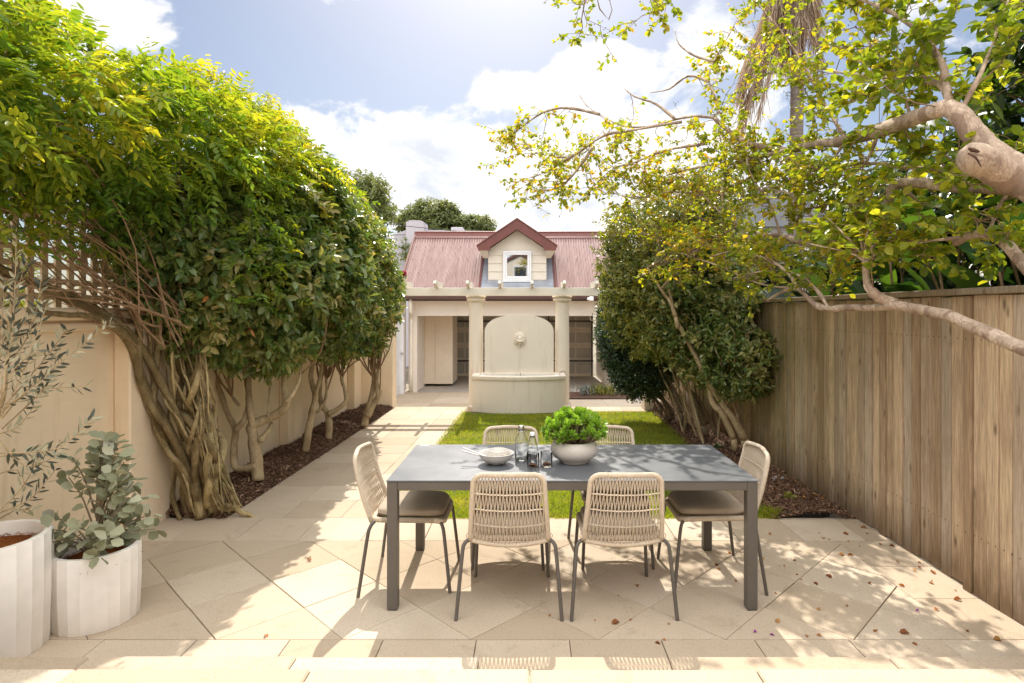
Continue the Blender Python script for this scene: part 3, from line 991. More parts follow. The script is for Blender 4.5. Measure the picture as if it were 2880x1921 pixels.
# ------------------------------------------------------------------ garage at the end
ga = wthing('garage', 'low cream garage with a faded red corrugated roof and gabled dormer', 'building', (-.4, 16.2, -.51))
GZ = -.51
m = MB()
m.box(-3.32, -3.09, 16.2, 16.42, GZ, 1.598)                        # corner pier
m.box(2.28, 2.85, 16.2, 16.42, GZ, 1.598)
m.box(-3.32, 2.85, 16.2, 16.42, 1.60, 2.08)                         # lintel
m.box(-3.32, -3.12, 16.425, 20.3, GZ, 2.08)
m.box(2.28, 2.85, 16.425, 20.3, GZ, 2.08)
m.box(-3.118, 2.278, 20.25, 20.32, 1.95, 2.08)
m.build('wall', M['garage'], ga)
m = MB(); m.box(-3.118, 2.278, 16.425, 20.24, 1.99, 2.06); m.build('ceiling', M['trim'], ga)
m = MB(); m.box(-3.118, 2.278, 16.3, 20.3, -.508, -.496); m.build('floor', M['concrete'], ga)
# built-in cupboard
m = MB(); m.bbox(-3.115, -2.79, 17.46, 18.6, -.42, 1.80, .004); m.bbox(-2.786, -2.277, 17.44, 18.6, -.42, 1.80, .004)
m.build('cupboard', M['cupboard'], ga)
# sectional door: raised panels
gd = MB(); gd.box(-3.11, 2.17, 20.2, 20.23, GZ + .03, 1.94); gdo = gd.build('garage_door', M['door_grey'], ga)
m = MB(); st_ = MB(); ra = MB()
for s_ in range(5):
    z0 = GZ + .03 + s_ * .523; z1 = min(z0 + .523, 1.94)
    if z1 - z0 < .15: break
    x = 2.12
    while x > -2.6:
        a, b_ = x - .52, x - .04
        if z1 - z0 > .4:
            m.bbox(a, b_, 20.178, 20.2, z0 + .09, z1 - .09, .018)
            m.bbox(a + .07, b_ - .07, 20.166, 20.178, z0 + .15, z1 - .15, .010)
        x -= .54
    st_.box(-3.1, 2.17, 20.185, 20.199, z0 - .012, z0 + .012)
m.build('raised_panels', simple('panel_shade', (.46, .42, .35), .5, .08, 2, .05), gdo); st_.build('section_seams', M['tan'], gdo)
for z0 in (1.36, -.02 + .03):
    ra.box(-3.1, 2.17, 20.10, 20.15, z0, z0 + .055)
for xx in (2.10, .62, -.86):
    ra.box(xx, xx + .04, 20.11, 20.16, GZ + .03, 1.9)
ra.build('strut_rails', M['rail'], gdo)
m = MB(); m.tube([(1.72, 16.7, 1.58), (1.72, 16.7, 1.50), (1.78, 16.7, 1.47), (2.27, 16.7, 1.47)], .014, 8, 3); m.build('conduit', M['trim'], ga)

# roof: corrugated sheet both sides
def roof_z(Y): return 2.12 + (Y - 15.88) * .78


def corr(x0, x1, y0, y1, zf, name, parent, mat, pitch=.076, amp=.014, skip=None):
    nx = int((x1 - x0) / pitch * 8); m = MB(); vs = []
    for i in range(nx + 1):
        x_ = x0 + (x1 - x0) * i / nx
        dz = amp * math.sin(2 * math.pi * x_ / pitch)
        vs += [(x_, y0, zf(y0) + dz), (x_, (y0 + y1) / 2, zf((y0 + y1) / 2) + dz), (x_, y1, zf(y1) + dz)]
    fs = []
    for i in range(nx):
        for k in range(2):
            fs.append((i * 3 + k, (i + 1) * 3 + k, (i + 1) * 3 + k + 1, i * 3 + k + 1))
    m._add(vs, fs)
    return m.build(name, mat, parent, smooth=True)


ro = corr(-3.55, 3.05, 15.86, 18.5, roof_z, 'roof', ga, M['roof'])
corr(-3.55, 3.05, 18.5, 21.1, lambda Y: roof_z(18.5) - (Y - 18.5) * .78, 'roof', ga, M['roof'])
m = MB()
zr = roof_z(18.5)
m.prism([(-3.6, 18.26, zr - .155), (-3.6, 18.5, zr + .035), (-3.6, 18.74, zr - .155), (-3.6, 18.74, zr - .175), (-3.6, 18.5, zr + .015), (-3.6, 18.26, zr - .175)], (6.7, 0, 0))
m.tube([(-3.6, 18.5, zr + .035), (3.1, 18.5, zr + .035)], .035, 10)
m.build('ridge_cap', M['maroon'], ro)
m = MB(); m.prism([(-3.60, 15.84, 2.08), (-3.60, 18.5, zr - .02), (-3.60, 18.5, zr + .05), (-3.60, 15.84, 2.15)], (.055, 0, 0)); m.build('verge_trim', M['maroon'], ro)
m = MB()
for yy_ in (16.2, 16.75, 17.3, 17.85):
    m = MB(); x = -3.42
    while x < 3.0:
        if not (-1.32 < x < .66):
            m = MB(); m.ell((x, yy_, roof_z(yy_) + .016), (.013, .013, .012), 8, 5); m.build('roof_screw', M['rail'], ro)
        x += .266

# eaves gutter
m = MB()
m.prism([(-3.68, 15.74, 2.045), (-3.68, 15.72, 2.17), (-3.68, 15.735, 2.175), (-3.68, 15.76, 2.065), (-3.68, 15.86, 2.065), (-3.68, 15.87, 2.04)], (6.6, 0, 0))
m.box(-3.68, 2.92, 15.872, 15.90, 2.00, 2.12)
m.build('gutter', M['gutter'], ga)
m = MB(); m.box(-3.66, 2.9, 15.902, 16.195, 2.083, 2.10); m.build('soffit', M['garage'], ga)
# downpipe with offset
m = MB(); m.tube([(-3.20, 15.86, 2.05), (-3.20, 15.90, 1.72), (-3.21, 16.0, 1.66), (-3.235, 16.12, 1.56), (-3.24, 16.13, 1.4), (-3.24, 16.13, -.49)], .047, 14, 3)
m.build('downpipe', M['trim'], ga, smooth=True)

# dormer
DX0, DX1, DY = -1.152, .467, 16.45; DC = -.345
dw = MB()
zs = [2.42, 2.64, 2.86, 3.08, 3.30, 3.415]
dbot = 2.50
bd = [2.50, 2.60, 2.83, 3.06, 3.29, 3.43]
for i in range(5):       # wide boards, each lapped a little over the next
    dw.prism([(DX0, DY - .022, bd[i]), (DX1, DY - .022, bd[i]), (DX1, DY - .004, bd[i + 1] - .001), (DX0, DY - .004, bd[i + 1] - .001)], (0, .05, 0))
dw.prism([(DX0, DY - .008, 3.43), (DX1, DY - .008, 3.43), (DC, DY - .008, 3.43 + .555)], (0, .05, 0))
dw.prism([(DX0 + .002, DY + .06, 2.5), (DX0 + .002, DY + .06, 3.5), (DX0 + .002, 17.75, 3.5)], (.04, 0, 0))
dw.prism([(DX1 - .042, DY + .06, 2.5), (DX1 - .042, DY + .06, 3.5), (DX1 - .042, 17.75, 3.5)], (.04, 0, 0))
dm = dw.build('dormer', M['weatherboard'], ga)
AX, AZ, EX, EZ = -.345, 4.247, 1.09, 3.50
m = MB()
for sg in (-1, 1):      # roof slabs of the dormer
    m.prism([(AX, 16.19, AZ), (AX + sg * EX, 16.19, EZ), (AX + sg * EX, 16.19, EZ - .03), (AX, 16.19, AZ - .03)], (0, 2.35, 0))
m.build('dormer_roof', M['roof'], dm)
m = MB()
for sg in (-1, 1):      # barge boards with a level cut foot
    m.prism([(AX, 16.16, AZ + .012), (AX + sg * (EX + .015), 16.16, EZ + .012), (AX + sg * (EX - .03), 16.16, EZ - .11), (AX + sg * (EX - .36), 16.16, EZ - .11), (AX + sg * (EX - .36), 16.16, EZ - .02), (AX, 16.16, AZ - .28)], (0, .028, 0))
    m.tube([(AX + sg * .0, 16.15, AZ + .018), (AX + sg * (EX + .02), 16.15, EZ + .018)], .018, 6)
m.build('barge_board', M['maroon'], dm)
for sg in (-1, 1):
    m = MB(); xa, xb = AX + sg * .80, AX + sg * (EX - .03)
    m.prism([(xa, 16.19, EZ - .11), (xb, 16.19, EZ - .11), (xb - sg * .12, 16.44, EZ - .30), (xa, 16.44, EZ - .30)], (0, 0, .02)); m.build('boxed_eave', M['weatherboard'], dm)
m = MB()     # galvanised flashing at the foot and sides
fz = lambda Y: roof_z(Y) + .022
m.prism([(DX0 - .22, 15.95, fz(15.95)), (DX1 + .22, 15.95, fz(15.95)), (DX1 + .22, 16.44, fz(16.44)), (DX0 - .22, 16.44, fz(16.44))], (0, 0, .004))
for a, b_ in ((DX0 - .20, DX0 - .002), (DX1 + .002, DX1 + .20)):
    m.prism([(a, 16.445, fz(16.445)), (b_, 16.445, fz(16.445)), (b_, 17.9, fz(17.9)), (a, 17.9, fz(17.9))], (0, 0, .004))
m.build('flashing', M['galv'], dm)
for a, sl in ((DX0 - .24, 1), (DX1 + .20, 1)):
    m = MB(); m.prism([(a, 15.93, fz(15.93)), (a + .05, 15.93, fz(15.93)), (a + .05, 17.9, fz(17.9)), (a, 17.9, fz(17.9))], (0, 0, .04)); m.build('valley_trim', M['maroon'], dm)
# window
WX0, WX1, WZ0, WZ1 = -.738, .048, 2.585, 3.40
m = MB(); t_ = .055
m.bbox(WX0, WX1, DY - .085, DY - .03, WZ1 - t_, WZ1, .004); m.bbox(WX0, WX1, DY - .085, DY - .03, WZ0, WZ0 + t_ * .8, .004)
m.bbox(WX0, WX0 + t_, DY - .085, DY - .03, WZ0 + t_ * .8 + .001, WZ1 - t_ - .001, .004); m.bbox(WX1 - t_, WX1, DY - .085, DY - .03, WZ0 + t_ * .8 + .001, WZ1 - t_ - .001, .004)
a0, a1, b0, b1 = WX0 + t_ + .004, WX1 - t_ - .004, WZ0 + t_ * .8 + .004, WZ1 - t_ - .004; s_ = .05
m.bbox(a0, a1, DY - .075, DY - .035, b1 - s_, b1, .004); m.bbox(a0, a1, DY - .075, DY - .035, b0, b0 + s_ * 1.3, .004)
m.bbox(a0, a0 + s_, DY - .075, DY - .035, b0 + s_ * 1.3 + .001, b1 - s_ - .001, .004); m.bbox(a1 - s_, a1, DY - .075, DY - .035, b0 + s_ * 1.3 + .001, b1 - s_ - .001, .004)
m.bbox(WX0 - .03, WX1 + .03, DY - .10, DY - .03, WZ0 - .05, WZ0 - .004, .004)
m.bbox(WX0 + .0, WX0 + .03, DY - .06, DY - .03, WZ0 - .20, WZ0 - .052, .003); m.bbox(WX1 - .03, WX1, DY - .06, DY - .03, WZ0 - .20, WZ0 - .052, .003)
m.build('window_frame', M['white'], dm)
m = MB(); m.box(a0 + s_, a1 - s_, DY - .055, DY - .045, b0 + s_ * 1.3, b1 - s_); m.build('window_pane', M['pane'], dm)

# light on the fascia
so = thing('sensor_light', 'small white sensor light fixed to the brown fascia near the right column', 'light', (1.64, 15.70, 2.06))
m = MB(); m.bbox(-.055, .055, -.075, .0, -.06, .06, .012); m.build('housing', M['white'], so)
m = MB(); m.ell((-.08, -.05, -.01), (.04, .04, .045), 12, 8); m.build('sensor', M['white'], so, smooth=True)

# side wall of the court with white door
cw = wthing('garden_wall', 'pale side wall beside the garage with the white boarded door', 'wall', (-3.6, 13.5, GZ))
m = MB(); m.box(-3.75, -3.50, 10.91, 14.88, GZ - .05, 2.25); m.box(-3.75, -3.50, 14.885, 15.98, 1.80, 2.25); m.box(-3.75, -3.50, 15.985, 16.7, GZ - .05, 2.05)
m.build('wall_body', M['garage'], cw)
m = MB(); m.bbox(-3.52, -3.38, 15.82, 15.98, GZ, 1.70, .005); m.bbox(-3.52, -3.42, 14.80, 14.88, GZ, 1.70, .005); m.bbox(-3.54, -3.36, 14.78, 16.0, 1.705, 1.80, .005)
m.build('door_frame', M['white'], cw)
dd = MB(); dd.box(-3.53, -3.485, 14.89, 15.81, GZ + .02, 1.69)
y = 14.99
while y < 15.70:
    dd.bbox(-3.485, -3.477, y, y + .075, GZ + .28, 1.58, .003); y += .082
for a, b_, c, d in ((14.89, 15.81, 1.585, 1.69), (14.89, 15.81, GZ + .02, GZ + .27), (14.89, 14.985, GZ + .271, 1.584), (15.715, 15.81, GZ + .271, 1.584)):
    dd.bbox(-3.4845, -3.465, a, b_, c, d, .004)
dr = dd.build('door', M['white'], cw)
m = MB(); m.tube([(-3.465, 15.76, .60), (-3.42, 15.76, .60)], .012, 8); m.ell((-3.40, 15.76, .60), (.03, .03, .03), 12, 8); m.build('door_knob', M['steel'], dr, smooth=True)
lb = wthing('low_pier', 'low cream pier ending the right flower bed beside the steps', 'wall', (2.07, 10.4, 0))
m = MB(); m.bbox(2.0, 2.16, 10.3, 10.62, -.5, .27, .01); m.build('pier', M['render'], lb)

# ------------------------------------------------------------------ pergola and fountain
pg = wthing('pergola', 'cream pergola of two round columns carrying twin beams and short rafters', 'pergola', (-.19, 10.75, 0))
for xc in (-.977, .593):
    m = MB(); m.lathe([(.0, -.02), (.131, -.02), (.131, .5), (.129, 1.2), (.122, 1.89), (.125, 1.90), (.165, 1.915), (.172, 1.935), (.165, 1.952), (.145, 1.957), (.178, 1.975), (.186, 1.99), (.178, 2.003), (.0, 2.004)], (xc, 10.77, 0), 40)
    m.build('column', M['fountain'], pg, smooth=False, auto=30)
for yb, ob in ((10.60, 0), (10.90, 0)):
    m = MB(); m.bbox(-3.15, 2.4, yb - .045, yb + .0, 2.006, 2.147, .004); m.build('beam', M['trim'], pg)
for k in range(8):
    xr = -2.225 + .567 * k
    m = MB()
    m.prism([(xr - .024, 10.30, 2.21), (xr - .024, 10.34, 2.262), (xr - .024, 11.20, 2.262), (xr - .024, 11.24, 2.21), (xr - .024, 11.10, 2.1485), (xr - .024, 10.44, 2.1485)], (.048, 0, 0))
    m.build('rafter', M['trim'], pg)

fo = wthing('fountain', 'cream rendered wall fountain with arched back and lion mask between the columns', 'fountain', (-.19, 10.4, 0))
pts = []
xL, xR, zsp, zt = -.81, .432, 1.40, 1.66
cx = (xL + xR) / 2; hw = (xR - xL) / 2
out = [(xL, 10.62, 0), (xR, 10.62, 0)]
for k in range(41):
    a = math.pi * k / 40
    ca, sa = math.cos(a), math.sin(a)
    e = 2.35
    out.append((cx + hw * math.copysign(abs(ca) ** (2 / e), ca), 10.62, zsp - .06 + (zt - zsp + .06) * abs(sa) ** (2 / e)))
m = MB(); m.prism(out, (0, .10, 0)); m.build('back_panel', M['fountain'], fo)


def bow(hw2, d0, d1, n=28):
    """plan of the basin front: square ends, bowed front"""
    pts_ = []
    for k in range(n + 1):
        t = -1 + 2 * k / n
        pts_.append((cx + t * hw2, d0 - (d0 - d1) * (1 - t * t)))
    return pts_


m = MB()
def ring(hw2, d0, d1, back, z): return [(x_, y_, z) for x_, y_ in bow(hw2, d0, d1)] + [(cx + hw2, back, z), (cx - hw2, back, z)]
rings = [ring(.80, 10.20, 9.99, 10.615, -.03), ring(.80, 10.20, 9.99, 10.615, .545), ring(.815, 10.185, 9.972, 10.615, .555), ring(.818, 10.182, 9.968, 10.615, .605), ring(.808, 10.192, 9.98, 10.615, .618),
         ring(.69, 10.27, 10.10, 10.56, .618), ring(.68, 10.28, 10.11, 10.55, .60), ring(.68, 10.28, 10.11, 10.55, .30)]
N_ = len(rings[0]); vs = [v for r_ in rings for v in r_]
fs = [(i * N_ + k, i * N_ + (k + 1) % N_, (i + 1) * N_ + (k + 1) % N_, (i + 1) * N_ + k) for i in range(len(rings) - 1) for k in range(N_)]
m._add(vs, fs); m.build('basin', M['fountain'], fo, auto=35)
m = MB(); m.poly([(x_, y_, .52) for x_, y_ in bow(.69, 10.27, 10.10)] + [(cx + .69, 10.56, .52), (cx - .69, 10.56, .52)]); m.build('water', M['water'], fo)
m = MB(); m.tube([(cx + .03, 10.3, .5), (cx + .03, 10.3, .645)], .008, 8); m.build('jet_pipe', M['steel'], fo)
m = MB(); m.tube([(cx + .70, 10.25, .55), (cx + .72, 10.26, .66), (cx + .79, 10.30, .68), (cx + .81, 10.33, .60)], .004, 6, 4); m.build('pump_cable', M['wire'], fo)
for sg in (-1, 1):
    m = MB(); m.prism([(cx + sg * .81, 10.35, 0), (cx + sg * .90, 10.50, 0), (cx + sg * .90, 10.72, 0), (cx + sg * .81, 10.72, 0)], (0, 0, .035)); m.build('footing', M['fountain'], fo)

# lion mask: relief grown from blobs, welded by a voxel remesh
lm = MB(); lx, ly, lz = cx + .013, 10.615, 1.215
def lb_(x_, y_, z_, rx, ry, rz_, ang=0): lm.ell((lx + x_ * .80, ly - y_ * .62, lz + z_ * .86), (rx * .80, ry * .7, rz_ * .86), 16, 10, Matrix.Rotation(ang, 3, 'Y'))
lb_(0, .005, 0, .098, .045, .125); lb_(0, .045, .015, .066, .045, .085)
for k in range(14):
    a = R(-35 + 250 * k / 13)
    lb_(.092 * math.cos(a), .02, .118 * math.sin(a) + .005, .022, .03, .045, -(a - math.pi / 2))
    lb_(.074 * math.cos(a + .1), .045, .098 * math.sin(a + .1) + .008, .017, .022, .034, -(a - math.pi / 2))
for sg in (-1, 1):
    lb_(sg * .062, .06, .074, .02, .014, .022); lb_(sg * .03, .082, .035, .024, .014, .012, sg * .3); lb_(sg * .031, .074, .014, .010, .010, .007)
    lb_(sg * .022, .092, -.036, .028, .03, .022); lb_(sg * .055, .06, -.02, .022, .022, .035)
lb_(0, .088, .012, .014, .026, .05); lb_(0, .112, -.012, .018, .014, .011); lb_(0, .085, -.088, .030, .026, .018); lb_(0, .05, -.115, .024, .03, .026)
for k in (-2, -1, 0, 1, 2): lb_(k * .02, .045, .095, .010, .018, .028, k * .25)
lo_ = lm.build('lion_mask', M['fountain'], fo)
rmd = lo_.modifiers.new('weld', 'REMESH'); rmd.mode = 'VOXEL'; rmd.voxel_size = .0045; rmd.use_smooth_shade = True
m = MB(); m.ell((lx, ly - .055, lz - .066), (.020, .03, .012), 12, 8); m.build('spout_mouth', M['tan'], fo)

# ------------------------------------------------------------------ outdoor table
tb = thing('dining_table', 'long charcoal metal outdoor table with a dark frosted top in the middle of the patio', 'table', (.245, 3.845, 0))
TX, TY = 1.065, .455
m = MB(); m.bbox(-TX - .004, TX + .004, -TY - .004, TY + .004, .7425, .7505, .002); m.build('tabletop', M['tabletop'], tb)
m = MB()
m.bbox(-TX + .061, TX - .061, -TY, -TY + .045, .692, .741, .002); m.bbox(-TX + .061, TX - .061, TY - .045, TY, .692, .741, .002)
m.bbox(-TX, -TX + .045, -TY + .061, TY - .061, .692, .741, .002); m.bbox(TX - .045, TX, -TY + .061, TY - .061, .692, .741, .002)
m.build('apron', M['metal'], tb)
for sx in (-1, 1):
    for sy in (-1, 1):
        x0, y0 = sx * (TX - .03), sy * (TY - .03)
        m = MB(); m.bbox(x0 - .03, x0 + .03, y0 - .03, y0 + .03, .006, .7415, .003)
        lg = m.build('leg', M['metal'], tb)
        m = MB(); m.bbox(x0 - .027, x0 + .027, y0 - .027, y0 + .027, .0, .006, .001); m.build('foot', M['black'], lg)
m = MB(); m.bbox(-TX + .03, -TX + .09, TY - .03, TY - .018, .7507, .7515, .0002); m.build('maker_tag', M['white'], tb)


# ------------------------------------------------------------------ rope chair (faces local +y)
def make_chair(label):
    t = thing('rope_chair', label, 'chair', group='woven rope chairs round the table')
    # wrapped back frame
    zb, zt, yb, yt, wb, wt = .428, .826, -.212, -.330, .2215, .193
    pts = []
    def fr(sx, tt): return Vector((sx * (wb + (wt - wb) * tt), yb + (yt - yb) * tt - .012 * math.sin(math.pi * tt), zb + (zt - zb) * tt))
    for k in range(8): pts.append(fr(-1, k / 8 * .95))
    for k in range(1, 6):
        a = math.pi / 2 * k / 6
        p = fr(-1, .86); q = fr(-1, 1.0)
        pts.append(Vector((p.x + .055 * (1 - math.cos(a)), p.y + (q.y - p.y) * math.sin(a), p.z + (q.z - p.z) * math.sin(a))))
    pts = [p for p in pts if True]
    pts = [fr(-1, k / 7 * .86) for k in range(8)] + [Vector((fr(-1, .86).x + .057 * (1 - math.cos(math.pi / 2 * k / 6)), fr(-1, .86).y + (fr(-1, 1).y - fr(-1, .86).y) * math.sin(math.pi / 2 * k / 6), fr(-1, .86).z + (fr(-1, 1).z - fr(-1, .86).z) * math.sin(math.pi / 2 * k / 6))) for k in range(1, 7)]
    xm = pts[-1].x
    mid = [Vector((xm * (1 - 2 * k / 12), pts[-1].y - .022 * math.sin(math.pi * k / 12), pts[-1].z + .004 * math.sin(math.pi * k / 12))) for k in range(1, 12)]
    pts = pts + mid + [Vector((-p.x, p.y, p.z)) for p in reversed(pts)]
    m = MB(); m.tube(pts, .0138, 12, 2); m.build('back_frame', M['rope'], t, smooth=True)
    # woven back: strands zigzag between three cross ropes
    lev = [0, .27, .50, .73, 1.0]
    def surf(s, tt):
        ww = wt + (wb - wt) * tt
        return Vector((s * (ww - .004), yt + (yb - yt) * tt - (.022 + .012 * tt) * (1 - s * s) - .012 * math.sin(math.pi * min(1, tt)), zt + (zb - zt) * tt - .016 * (1 - s * s) * tt))
    m = MB(); NS = 42
    for j in range(NS):
        m.cur = rg.random()
        pp = []
        for L_, tt in enumerate(lev):
            pair = (j + (L_ % 2)) // 2
            cen = (pair * 2 + .5 - (L_ % 2)) if True else j
            s0 = (j * .10 + cen * .90 + .5) / NS * 2 - 1
            p = surf(max(-.985, min(.985, s0)), tt); p.y += .0035 * (1 if (j + L_) % 2 else -1)
            pp.append(p)
        q = []
        for a, b_ in zip(pp[:-1], pp[1:]):
            q += [a, a.lerp(b_, .5) + Vector((0, -.001, 0))]
        q.append(pp[-1])
        m.tube(q, .0032, 5, 1, cap=False)
    for tt in lev[1:4]:
        for o_ in (-.003, .003):
            m.cur = rg.random(); m.tube([surf(-1 + 2 * k / 16, tt) + Vector((0, o_, 0.001 * math.sin(k * 2.1 + tt * 9))) for k in range(17)], .0034, 6, 1)
    m.tube([surf(-1 + 2 * k / 20, 1.0) + Vector((0, .006, -.004)) for k in range(21)], .0145, 10, 1)
    m.build('rope_weave', M['rope'], t, smooth=True)
    # wrapped seat rail, waterfall front
    loop = []
    hx, y0, y1, rc = .214, -.205, .225, .055
    for cxx, cyy, a0 in ((hx - rc, y1 - rc, 0), (-hx + rc, y1 - rc, 90), (-hx + rc, y0 + rc, 180), (hx - rc, y0 + rc, 270)):
        for k in range(6):
            a = R(a0 + 90 * k / 5)
            x_, y_ = cxx + rc * math.cos(a), cyy + rc * math.sin(a)
            loop.append(Vector((x_, y_, .436 - .012 * max(0, (y_ - .12) / .1) ** 2 + .006 * math.cos(y_ * 7) - .012 * (1 - (x_ / hx) ** 2))))
    m = MB(); m.tube(loop, .0165, 10, 1, closed=True); m.build('seat_frame', M['rope'], t, smooth=True)
    m = MB()
    for k in range(48):
        y_ = -.20 + .41 * k / 47; m.cur = rg.random()
        m.tube([Vector((-.20 + .4 * i / 6, y_, .436 - .016 * (1 - (1 - i / 3) ** 2))) for i in range(7)], .0042, 4, 1, cap=False)
    m.build('seat_weave', M['rope'], t, smooth=True)
    # cushion
    prof = [(0, .452, 0), (.86, .452, 0), (.965, .456, 0), (1, .470, 0), (.992, .484, 0), (.95, .494, 0), (.8, .502, 0), (.5, .506, 0), (0, .508, 0)]
    n = 56; vs = []
    for q, z_, _ in prof:
        for k in range(n):
            a = 2 * math.pi * k / n; ca, sa = math.cos(a), math.sin(a); e = 5.2
            rr = (abs(ca) ** e + abs(sa) ** e) ** (-1 / e)
            x_, y_ = q * rr * ca * .208, q * rr * sa * .213 + .012
            vs.append((x_, y_, z_ - .010 * max(0, (y_ - .12) / .1) ** 2 + .0022 * mnoise.noise(Vector((x_ * 9, y_ * 9, z_ * 20)))))
    fs = [(i * n + k, i * n + (k + 1) % n, (i + 1) * n + (k + 1) % n, (i + 1) * n + k) for i in range(len(prof) - 1) for k in range(n)]
    m = MB(); m._add(vs, fs); cu = m.build('cushion', M['cushion'], t, smooth=True)
    m = MB()
    pl = []
    for k in range(64):
        a = 2 * math.pi * k / 64; ca, sa = math.cos(a), math.sin(a); e = 5.2
        rr = (abs(ca) ** e + abs(sa) ** e) ** (-1 / e)
        y_ = rr * sa * .2125 + .012
        pl.append((rr * ca * .2075, y_, .472 - .010 * max(0, (y_ - .12) / .1) ** 2))
    m.tube(pl, .0032, 6, 1, closed=True)
    for sx in (-1, 1):
        m.tube([Vector((sx * (.232 + .012 * math.cos(a)), -.222, .452 + .014 * math.sin(a))) for a in [2 * math.pi * k / 12 for k in range(12)]], .0022, 5, 1, closed=True)
    m.build('piping', M['cushion'], cu, smooth=True)
    for sx in (-1, 1):
        m = MB(); m.tube([(sx * .205, -.200, .424), (sx * .236, -.207, .420), (sx * .255, -.215, .402), (sx * .264, -.224, .365), (sx * .280, -.250, .18), (sx * .295, -.275, .0)], .0108, 10, 4); m.build('leg', M['metal'], t, smooth=True, auto=40)
        m = MB(); m.tube([(sx * .208, .205, .424), (sx * .214, .226, .38), (sx * .225, .248, .2), (sx * .236, .27, 0)], .0108, 10, 4); m.build('leg', M['metal'], t, smooth=True, auto=40)
    return t


ch = make_chair('cream rope chair on the near side of the table, in front of the white bowls')
ch.location = (-.115, 3.56, 0)
dup(ch, (.525, 3.56, 0), R(.6), 'cream rope chair on the near side of the table, in front of the leafy planter')
dup(ch, (-.145, 4.20, 0), R(180), 'cream rope chair tucked into the far side of the table, behind the glass bottles')
dup(ch, (.59, 4.21, 0), R(180), 'cream rope chair on the lawn side of the table, half hidden by the leafy planter')
dup(ch, (-.757, 3.845, 0), R(-90), 'cream rope chair at the left end of the table, beside the path')
dup(ch, (1.163, 3.875, 0), R(90), 'cream rope chair at the right end of the table, nearest the timber fence')

# ------------------------------------------------------------------ things on the table
ZT = .7508
o = thing('serving_bowl', 'wide white bowl holding a smaller bowl and two sticks on the dark table', 'bowl', (-.213, 3.765, ZT))
m = MB(); m.lathe([(0, 0), (.042, 0), (.046, .004), (.066, .012), (.092, .030), (.108, .052), (.113, .0685), (.1145, .070), (.112, .0705), (.109, .068), (.100, .050), (.084, .031), (.058, .017), (.03, .012), (0, .011)], n=56)
m.build('bowl_body', M['bowl'], o, smooth=True)
o = thing('small_bowl', 'small white bowl standing inside the wide white bowl', 'bowl', (-.203, 3.775, ZT + .0125))
m = MB(); m.lathe([(0, 0.005), (.028, .005), (.030, .0), (.034, .0), (.036, .008), (.053, .024), (.062, .045), (.0645, .071), (.0655, .073), (.0632, .0735), (.0618, .070), (.058, .045), (.048, .024), (.03, .014), (0, .012)], n=48)
m.build('bowl_body', M['bowl'], o, smooth=True)
for a, b_, lab in (((-.428, 3.79, ZT + .094), (-.165, 3.695, ZT + .021), 'upper pale stick resting across the rim of the wide white bowl'),
                   ((-.428, 3.735, ZT + .0885), (-.160, 3.712, ZT + .020), 'lower pale stick resting in the wide white bowl')):
    o = wthing('chopstick', lab, 'chopstick', a, 'pair of pale sticks in the bowl')
    m = MB(); m.tube([a, b_], [.0052, .0036], 8); m.build('stick', M['bowl'], o, smooth=True, auto=40)


def text_mesh(txt, size, mat, name, parent, rad, zc, ang=0, vertical=False, width=None):
    cu = bpy.data.curves.new('txt', 'FONT'); cu.body = txt; cu.size = size; cu.align_x = 'CENTER'; cu.align_y = 'CENTER'; cu.extrude = .0; cu.resolution_u = 2
    to = bpy.data.objects.new('txt', cu); COL.objects.link(to)
    bpy.context.view_layer.update()
    me = bpy.data.meshes.new_from_object(to.evaluated_get(bpy.context.evaluated_depsgraph_get()))
    bpy.data.objects.remove(to); bpy.data.curves.remove(cu)
    for v in me.vertices:
        x_, y_ = v.co.x, v.co.y
        if vertical: x_, y_ = -y_, x_
        a = -math.pi / 2 + x_ / rad + ang
        v.co = (rad * math.cos(a), rad * math.sin(a), zc + y_)
    return link_mesh(name, me, mat, parent)


def bottle(name, label, loc, r, hs, h, capmat):
    o = thing(name, label, 'bottle', loc, group='glass bottles')
    prof = [(0, 0.004), (r * .75, .0), (r * .96, .004), (r, .012), (r, hs), (r * .93, hs + .02), (r * .72, hs + .045), (r * .46, hs + .068), (r * .37, hs + .085), (r * .37, h - .02), (r * .43, h - .018), (r * .43, h - .002), (r * .36, h)]
    inner = [(r * .32, h - .001), (r * .32, hs + .085), (r * .42, hs + .066), (r * .67, hs + .044), (r * .88, hs + .019), (r * .945, hs - .002), (r * .945, .016), (r * .8, .010), (0, .011)]
    m = MB(); m.lathe(prof + inner, n=40); b = m.build('glass_body', M['glass'], o, smooth=True)
    m = MB(); m.lathe([(0, h - .010), (r * .45, h - .010), (r * .47, h - .006), (r * .47, h + .008), (r * .40, h + .012), (0, h + .012)], n=28); m.build('stopper', capmat, o, smooth=True, auto=40)
    return o


b1 = bottle('water_bottle', 'taller clear glass bottle on the table beside the bowls', (-.054, 3.845, ZT), .0415, .118, .215, M['steel'])
text_mesh('antipodes', .030, M['white'], 'lettering', b1, .0421, .072, .5, True)
b2 = bottle('water_bottle', 'shorter clear glass bottle behind the front tumbler', (.018, 3.765, ZT), .0335, .105, .187, M['white'])
text_mesh('antipodes', .0125, M['black'], 'lettering', b2, .0341, .083, -.05)


def tumbler(label, loc):
    o = thing('tumbler', label, 'glass', loc, group='clear tumblers')
    r, h = .0375, .093
    m = MB(); m.lathe([(0, 0), (r * .95, 0), (r, .004), (r, h), (r * .975, h + .0007), (r * .95, h), (r * .95, .010), (r * .9, .008), (0, .0075)], n=40); m.build('glass_body', M['thin_glass'], o, smooth=True)
    return o


